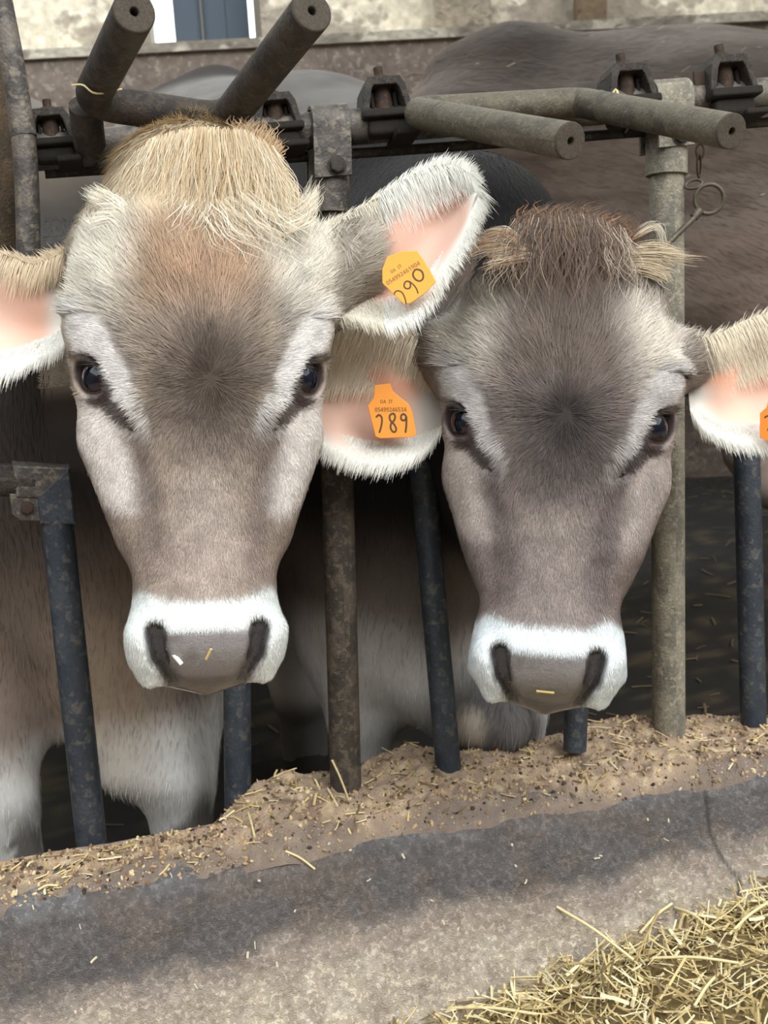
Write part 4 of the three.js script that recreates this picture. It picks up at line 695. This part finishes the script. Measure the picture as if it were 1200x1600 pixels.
// ---- right cow
{
  const K = { seed: 5, wx: .006, wy: .010, f: 1.1, len1: .024, len2: .034, base: L3(126, 114, 109), nasal: L3(140, 128, 123), side: L3(122, 111, 105), whorl: L3(70, 62, 60), strip: L3(112, 102, 98), tan: L3(104, 91, 82), tanK: .8, core: L3(44, 39, 38), crown: L3(118, 103, 92), templ: L3(206, 198, 186), templK: .95, pollc: L3(102, 86, 74), brow: L3(172, 167, 165), cheek: L3(164, 153, 147), stripe: L3(88, 78, 75), jaw: L3(112, 99, 95), pre: L3(134, 121, 117), rim: L3(58, 48, 46), white: L3(222, 228, 230), padc: L3(126, 120, 119), padlow: L3(78, 68, 57), earb: L3(132, 121, 112), nos: L3(38, 34, 36), pad: padShape };
  const sh = at(610, 640, 1.72), kneeL = at(563, 1125, 1.56), fL = V(kneeL.x + .004, .09, kneeL.z), kneeR = at(800, 1120, 1.52), fR = V(kneeR.x, .09, kneeR.z);
  const mid = at(480, 405, 2.15), rear = at(345, 318, 2.65), hk = at(470, 1080, 2.02), hf = V(hk.x, .09, hk.z), h2 = V(rear.x - .1, 0, rear.z - .1);
  const prims = [
    [at(880, 600, 1.28), at(735, 385, 1.54), .10, .10, .08], [at(870, 780, 1.30), at(740, 700, 1.5), .08, .15, .1], [at(740, 620, 1.5), sh, .15, .25, .1], [at(735, 385, 1.54), at(610, 330, 1.8), .10, .13, .1],
    [sh, at(640, 940, 1.60), .25, .15, .12], [at(650, 960, 1.58), at(735, 1120, 1.47), .13, .045, .08], [at(735, 1110, 1.47), at(790, 1135, 1.43), .05, .036, .04],
    [sh, mid, .25, .29, .15], [mid, rear, .29, .29, .15], [at(600, 330, 1.8), at(500, 250, 2.1), .12, .1, .12], [at(320, 150, 2.65), at(340, 148, 2.6), .04, .05, .07],
    [at(550, 940, 1.62), kneeL, .085, .043, .06], [kneeL, fL, .042, .036, .02], [fL, down(fL, .05), .04, .04, .02],
    [at(820, 960, 1.60), kneeR, .07, .043, .05], [kneeR, fR, .042, .036, .02], [fR, down(fR, .05), .04, .04, .02],
    [at(420, 800, 2.25), hk, .13, .052, .06], [hk, hf, .046, .036, .02], [hf, down(hf, .05), .04, .042, .02],
    [V(h2.x, .75, h2.z), V(h2.x, .45, h2.z + .04), .14, .075, .1], [V(h2.x, .45, h2.z + .04), V(h2.x, .12, h2.z), .05, .036, .03], [V(h2.x, .12, h2.z), V(h2.x, .05, h2.z), .04, .04, .02],
    [at(800, 570, 1.26), at(705, 560, 1.225), .055, .036, .05], [at(960, 560, 1.26), at(1046, 570, 1.235), .055, .036, .04],
  ];
  const cream = L3(236, 225, 204), white = L3(236, 235, 228), pink = L3(228, 190, 172), hot = L3(230, 158, 122), grey = L3(112, 102, 96);
  const earCol = (u, v) => { const c = white.slice(); blend(c, cream, sstep(.1, -.3, v)); const m = sstep(.1, .3, u) * sstep(1.02, .9, u) * sstep(.95, .45, Math.abs(v - .15)); blend(c, pink, m); blend(c, hot, m * sstep(.35, .0, Math.abs(v + .15)) * .6); blend(c, L3(150, 136, 124), sstep(.2, .0, u) * .7); return c; };
  buildCow({
    name: 'cow', category: 'cow', seed: 23, ground: V(sh.x, 0, sh.z), label: 'smaller grey-brown cow with a shaggy dark poll and orange tag 289 in its level ear',
    head: { ox: 873, oy: 662, d: 1.12, pitch: -.15, yaw: .02, roll: -.048, eye: [.090, .004, -.044], rows: [[352, 0], [356, 36], [370, 74], [392, 104], [430, 128], [500, 150], [560, 170], [600, 182], [660, 177], [720, 169], [800, 144], [860, 130], [900, 114], [950, 107], [1000, 117], [1060, 124], [1085, 104], [1105, 66], [1118, 0]] },
    face: faceColor(K), padMask: padShape, hairAt: flow(K), prims,
    coat: (p, n) => { const c = L3(32, 30, 30); blend(c, L3(108, 99, 94), sstep(.64, .48, p.y + .1 * (fbm(p.x * 5, p.y * 5, p.z * 5, 3) - .5))); blend(c, L3(204, 201, 198), sstep(.50, .40, p.y + .12 * (fbm(p.x * 6, p.y * 6, p.z * 6, 3) - .5))); blend(c, L3(50, 45, 42), sstep(.2, .14, p.y) * .8); blend(c, L3(92, 89, 89), sstep(.13, .06, p.distanceTo(at(770, 1150, 1.44)))); blend(c, L3(196, 186, 172), sstep(.035, .012, p.distanceTo(at(735, 1135, 1.42)))); blend(c, L3(160, 154, 149), sstep(1.10, 1.2, p.y) * sstep(1.35, 1.9, p.distanceTo(EYE))); blend(c, L3(66, 58, 54), sstep(.24, .12, p.distanceTo(at(320, 135, 2.6)))); return noisy(c, p, 25, .5); },  // upper coat near black: shade behind the fence is put into the fur colour
    ears: [
      { d: 1.21, cup: .03, upper: [[700, 548, 1.22], [665, 532, 1.21], [625, 515, 1.20], [575, 508, 1.20], [530, 518, 1.20], [500, 550, 1.21], [484, 610, 1.22]], lower: [[692, 672, 1.22], [655, 708, 1.21], [612, 724, 1.20], [565, 722, 1.20], [525, 706, 1.20], [497, 686, 1.21], [483, 640, 1.22]], inner: earCol, outer: () => grey, hair: (u, v) => v < 0 ? cream : white, count: 10000, topShare: .6, topDepth: .85, botDepth: .35, drape: .85, len: .024 },
      { d: 1.21, cup: .03, upper: [[1068, 520, 1.22], [1090, 528, 1.21], [1125, 520, 1.20], [1165, 500, 1.20], [1210, 486, 1.19], [1270, 495, 1.19], [1330, 560, 1.19]], lower: [[1078, 640, 1.22], [1100, 668, 1.21], [1140, 688, 1.20], [1185, 692, 1.20], [1240, 688, 1.19], [1290, 660, 1.19], [1332, 590, 1.19]], inner: earCol, outer: () => grey, hair: (u, v) => v < 0 ? cream : white, count: 10000, topShare: .6, topDepth: .8, botDepth: .35, drape: .8, len: .024 },
    ],
    tufts: [
      h => h.tuft([curve(1.125, [806, 398], [765, 386], [726, 402]), curve(1.125, [806, 388], [775, 372], [742, 380]), curve(1.12, [814, 380], [792, 363], [764, 368]), curve(1.12, [822, 402], [782, 412], [752, 424])], 520, .010, .00045, r => r() < .4 ? L3(190, 150, 112) : L3(196, 184, 166), H0()),
      h => h.tuft([curve(1.15, [960, 400], [1020, 400], [1102, 405]), curve(1.15, [965, 395], [1025, 385], [1060, 402]), curve(1.15, [970, 410], [1025, 410], [1050, 420]), curve(1.15, [980, 420], [1025, 430], [1048, 450])], 420, .010, .00045, L3(192, 176, 150), H0()),
      h => h.tuft([curve(1.15, [985, 372], [1020, 350], [1035, 380]), curve(1.15, [988, 372], [1030, 355], [1040, 390])], 50, .006, .0004, L3(206, 196, 176), H0()),
      h => h.tuft([curve(1.15, [800, 380], [808, 352], [822, 338]), curve(1.15, [840, 365], [838, 340], [850, 326]), curve(1.15, [880, 360], [890, 335], [905, 328]), curve(1.15, [920, 365], [930, 345], [950, 340]), curve(1.15, [950, 385], [975, 360], [990, 345]), curve(1.15, [960, 395], [990, 380], [1000, 362])], 1100, .016, .00045, r => r() < .2 ? L3(176, 128, 88) : L3(104, 88, 76), H0()),
      h => h.tuft([curve(1.13, [790, 380], [775, 410], [765, 450]), curve(1.125, [815, 362], [800, 400], [800, 470]), curve(1.12, [845, 352], [835, 400], [850, 490]), curve(1.12, [880, 348], [890, 400], [880, 500]), curve(1.12, [915, 352], [920, 400], [925, 480]), curve(1.125, [945, 365], [960, 405], [965, 460]), curve(1.13, [968, 385], [985, 415], [990, 450])], 1300, .026, .0003, (r, u) => { const e = Math.abs(u - .5) * 2; return r() < .5 * e * e ? L3(190, 178, 160) : r() < .3 ? L3(134, 114, 98) : L3(100, 86, 77); }, H0(), .2),
    ],
    tags: [
      { outline: [[586, 603], [609, 600], [613, 612], [638, 632], [644, 645], [650, 678], [646, 682], [594, 684], [587, 681], [575, 634], [584, 622]], d: 1.19, tilt: [.05, .1], label: 'orange plastic ear tag handwritten 289', tex: tagTexture(x => {
        x.fillStyle = '#f39a3c'; x.fillRect(0, 0, 256, 256); x.fillStyle = 'rgba(80,58,40,.8)'; x.font = 'bold 24px sans-serif'; x.fillText('OA  IT', 62, 92); x.font = 'bold 28px sans-serif'; x.fillText('0549924653A', 34, 132, 182);
        x.translate(0, 8);
        pen(x, [[44, 148], [58, 130, 72, 150], [78, 176, 60, 220]], 10);
        pen(x, [[128, 134], [104, 140, 120, 168], [146, 186, 150, 208], [146, 226, 130, 218], [112, 200, 124, 178], [150, 160, 142, 140], [136, 130, 128, 134]], 10);
        pen(x, [[204, 150], [194, 128, 178, 140], [168, 164, 190, 166], [202, 162, 204, 150]], 10); pen(x, [[204, 150], [206, 190, 200, 220]], 11);
      }) },
      { outline: [[1203, 622], [1226, 620], [1230, 634], [1252, 645], [1262, 660], [1262, 690], [1205, 690], [1190, 682], [1190, 645], [1200, 636]], d: 1.18, tilt: [.05, -.1], label: 'orange plastic ear tag at the edge of the picture', tex: tagTexture(x => { x.fillStyle = '#f08a30'; x.fillRect(0, 0, 256, 256); x.translate(0, 8); pen(x, [[24, 108], [38, 90, 52, 110], [58, 136, 40, 180]], 10); }) },
    ],
    hooves: [fL, fR, hf, h2],
  });
}
// ---- cow standing across the pen behind
{
  const root = base('cow', V(at(900, 900, 2.6).x, 0, at(900, 900, 2.6).z)); tag(root, 'big grey-brown cow standing sideways behind the fence with straw specks on its back', 'cow');
  const dpt = 2.62, hr = at(745, 330, dpt), fr = at(1480, 345, 2.78), prims = [
    [hr, at(1080, 345, 2.68), .30, .37, .2], [at(1080, 345, 2.68), fr, .37, .32, .2], [at(700, 112, 2.6), at(800, 95, 2.62), .035, .06, .1], [at(800, 150, 2.62), at(1480, 160, 2.78), .12, .11, .14],
    [at(1480, 300, 2.78), at(1760, 260, 2.9), .22, .14, .12], [at(1760, 230, 2.9), at(1900, 420, 2.85), .12, .075, .08], [at(1200, 700, 2.5), at(1215, 745, 2.45), .10, .075, .06],
  ];
  const hooves = [];
  for (const [c, k] of [[hr, -1], [hr, 1], [fr, -1], [fr, 1]]) { const off = V(-Math.sin(YAW), 0, Math.cos(YAW)).multiplyScalar(k * .15), b = c.clone().add(off); hooves.push(V(b.x, 0, b.z)); prims.push([V(b.x, .72, b.z), V(b.x, .42, b.z), .13, .065, .1], [V(b.x, .42, b.z), V(b.x, .1, b.z), .05, .035, .03], [V(b.x, .1, b.z), V(b.x, .05, b.z), .04, .04, .02]); }
  const fs = prims.map(p => ({ f: cap(p[0], p[1], p[2], p[3]), k: p[4] })), field = (x, y, z) => { let d = 1; for (const b of fs) d = smin(d, b.f(x, y, z), b.k); return d; };
  const bb = new THREE.Box3(); for (const p of prims) for (const [c, r] of [[p[0], p[2]], [p[1], p[3]]]) { bb.expandByPoint(c.clone().addScalar(r + .06)); bb.expandByPoint(c.clone().addScalar(-r - .06)); }
  const g = surfaceNets(field, bb.min.toArray(), bb.max.toArray(), .014), u0 = at(1200, 740, 2.45);
  const coat = p => { const c = L3(150, 134, 124); blend(c, L3(92, 80, 73), ell(p.x, p.y, at(750, 60, 2.6).x, at(750, 60, 2.6).y, .22, .16, .7) * .8); blend(c, L3(150, 141, 134), sstep(.35, .65, fbm(p.x * 3, p.y * 9, p.z * 3, 3)) * .4); blend(c, L3(196, 176, 164), sstep(.16, .1, p.distanceTo(u0)) ); blend(c, L3(160, 150, 142), sstep(.45, .3, p.y)); blend(c, L3(112, 97, 88), sstep(.45, .65, fbm(p.x * 9, p.y * 34, p.z * 9 + 3, 4)) * .6); return noisy(c, V(p.x * .5, p.y * 2, p.z), 22, .6); };
  paint(g, coat); obj('body', g, M.skin, root);
  const hair = new Hair(41); hair.grow(g, (p, n, rough) => { if (p.y < .6 || n.z < -.2) return null; return { dens: 9000, len: .024, dir: V(1, -.35, .1), col: rough ? [1, 1, 1] : coat(p), w: .001, lift: .12, vary: .6, mess: .6 }; });
  hair.mesh('coat_hair', root);
  for (const h of hooves) obj('hoof', lathe([[0, 0], [.046, 0], [.048, .004], [.042, .04], [.034, .075], [0, .075]], h, V(0, 1, 0), 20), M.hoof, root);
  // straw specks lying on its back
  const sp = new Hair(43), P = g.attributes.position, N = g.attributes.normal;
  for (let i = 0; i < 420; i++) { const k = (sp.r() * P.count) | 0, n = V().fromBufferAttribute(N, k), p = V().fromBufferAttribute(P, k); if (n.y < .05 || n.z < -.1 || p.y < .9) continue; const d = V(1, -.2 + .8 * sp.r(), 0).normalize().addScaledVector(n, 0), L = .008 + .018 * sp.r() ** 2; p.addScaledVector(n, .008); sp.strand([p, p.clone().addScaledVector(d, L * .5), p.clone().addScaledVector(d, L)], n, .0012, L3(206, 196, 170), .9); }
  const s = sp.mesh('straw_specks', root);
}


// ------------------------------------------------------------------ straw
function stalks(name, list, parent, seed) {                             // split stalks: thin bent prisms, joined into one mesh
  const pos = [], col = [], idx = [], r = rng(seed);
  for (const { p, d, n, L, w, c } of list) {
    const side = d.clone().cross(n).normalize(), up = side.clone().cross(d).normalize(), bend = (r() - .5) * L * .12, s = pos.length / 3;
    for (let k = 0; k < 3; k++) { const q = p.clone().addScaledVector(d, L * (k / 2 - .5)).addScaledVector(side, k === 1 ? bend : 0); for (const [a, b] of [[-1, 0], [0, .55], [1, 0], [0, -.5]]) { const v = q.clone().addScaledVector(side, a * w).addScaledVector(up, b * w); pos.push(v.x, v.y, v.z); const j = .9 + .2 * r(); col.push(c[0] * j, c[1] * j, c[2] * j); } }
    for (let k = 0; k < 2; k++) for (let e = 0; e < 4; e++) { const a = s + k * 4 + e, b = s + k * 4 + (e + 1) % 4; idx.push(a, a + 4, b, b, a + 4, b + 4); }
    idx.push(s, s + 1, s + 2, s, s + 2, s + 3, s + 8, s + 10, s + 9, s + 8, s + 11, s + 10);
  }
  let g = new THREE.BufferGeometry(); g.setAttribute('position', new THREE.Float32BufferAttribute(pos, 3)); g.setAttribute('color', new THREE.Float32BufferAttribute(col, 3)); g.setIndex(idx); g = g.toNonIndexed(); g.computeVertexNormals();
  const o = obj(name, g, M.strawv, parent); o.userData.kind = 'stuff'; return o;
}
{
  const r = rng(301), tone = () => { const k = r(); const c = k < .35 ? L3(204, 184, 132) : k < .62 ? L3(164, 142, 94) : k < .82 ? L3(226, 212, 170) : L3(108, 90, 58); return c; };
  const heap = (x, z) => { const a = sstep(.15, .5, z + .10 * (noise(x * 5, 0, 1) - .5)), run = sstep(.10, .75, x); return .14 + .055 * run + a * .03 + .04 * run * sstep(.1, .25, z) + .035 * (fbm(x * 7, z * 7, 2, 3) - .5) * run; };
  const edge = x => pl([[-.2, .48], [.1, .26], [.17, .215], [.3, .205], [.47, .195], [.5, .175], [.55, .165], [.62, .15], [.7, .13], [1.2, .12]], x) + .02 * (noise(x * 30, 1, 1) - .5);
  const root = base('straw_pile', V(.6, .15, .5)); tag(root, 'heap of chopped yellow straw on the ground at the lower right', 'straw', null, 'stuff');
  const pos = [], col = [], idx = [], NX = 130, NZ = 70;
  for (let i = 0; i <= NX; i++) for (let j = 0; j <= NZ; j++) { const x = mix(.05, 1.6, i / NX), z = edge(x) + .005 + j / NZ * .75, y = heap(x, z) - .012 + .012 * (fbm(x * 60, z * 60, 2, 2) - .5); pos.push(x, y, z); const c = noisy(L3(112, 94, 58), V(x, 0, z), 80, 1.1); col.push(...c); }
  for (let i = 0; i < NX; i++) for (let j = 0; j < NZ; j++) { const a = i * (NZ + 1) + j; idx.push(a, a + 1, a + NZ + 1, a + 1, a + NZ + 2, a + NZ + 1); }
  const g = new THREE.BufferGeometry(); g.setAttribute('position', new THREE.Float32BufferAttribute(pos, 3)); g.setAttribute('color', new THREE.Float32BufferAttribute(col, 3)); g.setIndex(idx); g.computeVertexNormals(); const b = obj('straw_bed', g, M.strawv, root); b.userData.kind = 'stuff';
  const list = [];
  for (let i = 0; i < 14000; i++) {
    const x = .08 + 1.2 * r(), z = edge(x) + .6 * Math.pow(r(), 1.6), y = heap(x, z) - .012 + .028 * Math.pow(r(), 2), a = r() * TAU, el = (r() - .45) * 1.0, L = .010 + .028 * Math.pow(r(), 1.5) + (r() < .05 ? .05 : 0);
    list.push({ p: V(x, y, z), d: V(Math.cos(a) * Math.cos(el), Math.sin(el), Math.sin(a) * Math.cos(el)), n: V((r() - .5), 1, (r() - .5)), L, w: .0006 + .0017 * r() * r(), c: tone() });
  }
  stalks('straw_stalks', list, root, 5);
  // the few long stalks on top
  [[[870, 1417], [990, 1500]], [[1020, 1497], [1155, 1505]], [[1000, 1458], [1050, 1412]], [[1085, 1572], [1122, 1522]], [[1140, 1460], [1200, 1410]], [[700, 1575], [840, 1585]], [[1055, 1418], [1110, 1450]]].forEach(([a, b2], i) => {
    const A = at(a[0], a[1], 1), B = at(b2[0], b2[1], 1), hit = P => { const v = P.sub(EYE); let t = .8; for (; t < 1.6; t += .004) { const q = EYE.clone().addScaledVector(v, t); if (q.y < Math.max(heap(q.x, q.z) + .012, curbY(q.z) + .004)) return q; } return EYE.clone().addScaledVector(v, 1.2); }, pa = hit(A), pb = hit(B);
    const s = base('straw_stalk', pa); tag(s, ['long pale straw stalk leaning from the curb into the straw heap', 'straight yellow straw stalk lying level across the heap', 'short straw stalk sticking up at the top of the heap', 'white straw stalk standing askew low on the right of the heap', 'straw stalk at the right edge of the picture above the heap', 'longest straw stalk flat at the lower left end of the heap', 'slanting straw stalk on the crest beside the cracked curb'][i], 'straw');
    obj('stalk', pipe([pa, pa.clone().lerp(pb, .5).add(V(0, .004, 0)), pb], .0017, { seg: 6 }), M.straw, s);
  });
  // loose straw on the muck, on the curb face and on the pen floor
  const loose = base('loose_straw', V(.3, .34, 0)); tag(loose, 'scattered straw bits on the muck and curb under the fence', 'straw', null, 'stuff'); const l2 = [];
  for (let i = 0; i < 420; i++) { const x = mix(-.35, 1.0, r()), z = mix(zIn(x) + .01, .1, r()), a = r() * TAU, L = .008 + .03 * r() * r(); if (r() > .35 + .65 * sstep(.52, .6, noise(x * 9, z * 9, 4))) continue; l2.push({ p: V(x, moundAt(x, z) + .002, z), d: V(Math.cos(a), (r() - .3) * .3, Math.sin(a)).normalize(), n: V(0, 1, 0), L, w: .0006 + .0010 * r(), c: tone() }); }
  for (let i = 0; i < 60; i++) { const x = mix(-.35, 1.0, r()), k = 5 + r() * 7, q = CURB[k | 0], q2 = CURB[(k | 0) + 1], t = k % 1, z = mix(q[0], q2[0], t), y = mix(q[1], q2[1], t), a = r() * TAU, n = V(0, .5, .85); l2.push({ p: V(x, y + .004, z + .006), d: V(Math.cos(a), -.8 * Math.sin(a), .5 * Math.sin(a)).normalize(), n, L: .003 + .007 * r() * r(), w: .0004 + .0008 * r(), c: L3(196, 186, 160) }); }
  stalks('straw_bits', l2, loose, 6);
  // stalks on the curb one can point to
  [[[446, 1330], [492, 1358], 'long straw stalk at the edge of the curb below the left muzzle'], [[519, 1188], [545, 1250], 'bent straw stalk leaning on the foot of the middle post'], [[512, 1232], [548, 1303], 'thin curved straw lying on the muck before the middle post'], [[388, 1270], [398, 1308], 'short straw stalk hanging beside the blue bar foot'], [[60, 1390], [90, 1384], 'short straw stalk on the curb left of the swing bar foot']].forEach(([a, b2, label], i) => {
    const hit = (x, y) => { const v = at(x, y, 1).sub(EYE); for (let t = .9; t < 1.7; t += .003) { const q = EYE.clone().addScaledVector(v, t); if (q.z < .118 ? q.y < moundAt(q.x, q.z) + .004 : q.y < curbY(q.z) + .004) return q; } return EYE.clone().addScaledVector(v, 1.33); };
    const pb = hit(...b2); const pa = i === 1 ? at(a[0], a[1], 1.27) : hit(...a); const s = base('straw_stalk', pa); tag(s, label, 'straw'); obj('stalk', pipe([pa, pa.clone().lerp(pb, .5).add(V(0, .003, 0)), pb], .0013, { seg: 6 }), M.straw, s);
  });
}
// muck lumps on the pen floor
{
  const NX = 120, NZ = 120, pos = [], col = [], idx = [];
  for (let i = 0; i <= NX; i++) for (let j = 0; j <= NZ; j++) { const x = mix(-2.6, 2.4, i / NX), z = mix(-2.25, -.1, j / NZ); pos.push(x, .004 + .05 * Math.max(0, fbm(x * 4, z * 4, 3, 4) - .45), z); const k = .6 + .8 * fbm(x * 20, z * 20, 9, 3); const c = L3(26, 22, 18); blend(c, L3(92, 80, 56), sstep(.55, .7, fbm(x * 25, z * 25, 1, 3)) * .35); col.push(c[0] * k, c[1] * k, c[2] * k); }
  for (let i = 0; i < NX; i++) for (let j = 0; j < NZ; j++) { const a = i * (NZ + 1) + j; idx.push(a, a + 1, a + NZ + 1, a + 1, a + NZ + 2, a + NZ + 1); }
  const g = new THREE.BufferGeometry(); g.setAttribute('position', new THREE.Float32BufferAttribute(pos, 3)); g.setAttribute('color', new THREE.Float32BufferAttribute(col, 3)); g.setIndex(idx); g.computeVertexNormals();
  const bd = base('bedding', V(.5, 0, -1.2)); obj('bedding', g, M.strawv, bd).userData.kind = 'stuff'; const l2 = [], r = rng(77);
  for (let i = 0; i < 700; i++) { const x = mix(-.6, 2.2, r()), z = mix(-2.3, -.2, r()), a = r() * TAU; l2.push({ p: V(x, .008 + .05 * Math.max(0, fbm(x * 4, z * 4, 3, 4) - .45), z), d: V(Math.cos(a), (r() - .5) * .2, Math.sin(a)).normalize(), n: V(0, 1, 0), L: .02 + .06 * r() * r(), w: .001 + .002 * r(), c: L3(92, 80, 56) }); }
  stalks('straw_litter', l2, bd, 9);
  tag(bd, 'dark trampled bedding and manure on the pen floor behind the fence', 'bedding', null, 'stuff');
}

for (const s of NOSE) {                                                  // lay the nose straws on the nose itself
  const pts = s.userData.onNose.map(p => { const ray = at(p[0], p[1], 1).sub(EYE).normalize(); let best = 1e9, t = 1; for (let i = 0; i < PADS.length; i += 3) { const v = V(PADS[i], PADS[i + 1], PADS[i + 2]).sub(EYE), k = v.dot(ray), e = v.lengthSq() - k * k; if (e < best) { best = e; t = k; } } return EYE.clone().addScaledVector(ray, t - .0055); });
  obj('stalk', pipe([pts[0], pts[1]], s.userData.rad, { seg: 6 }), mat({ color: s.userData.col }), s); for (const k of ['onNose', 'col', 'rad']) delete s.userData[k];
}

scene.traverse(o => { if (o.isMesh) o.castShadow = o.receiveShadow = true; });
renderer.render(scene, camera);
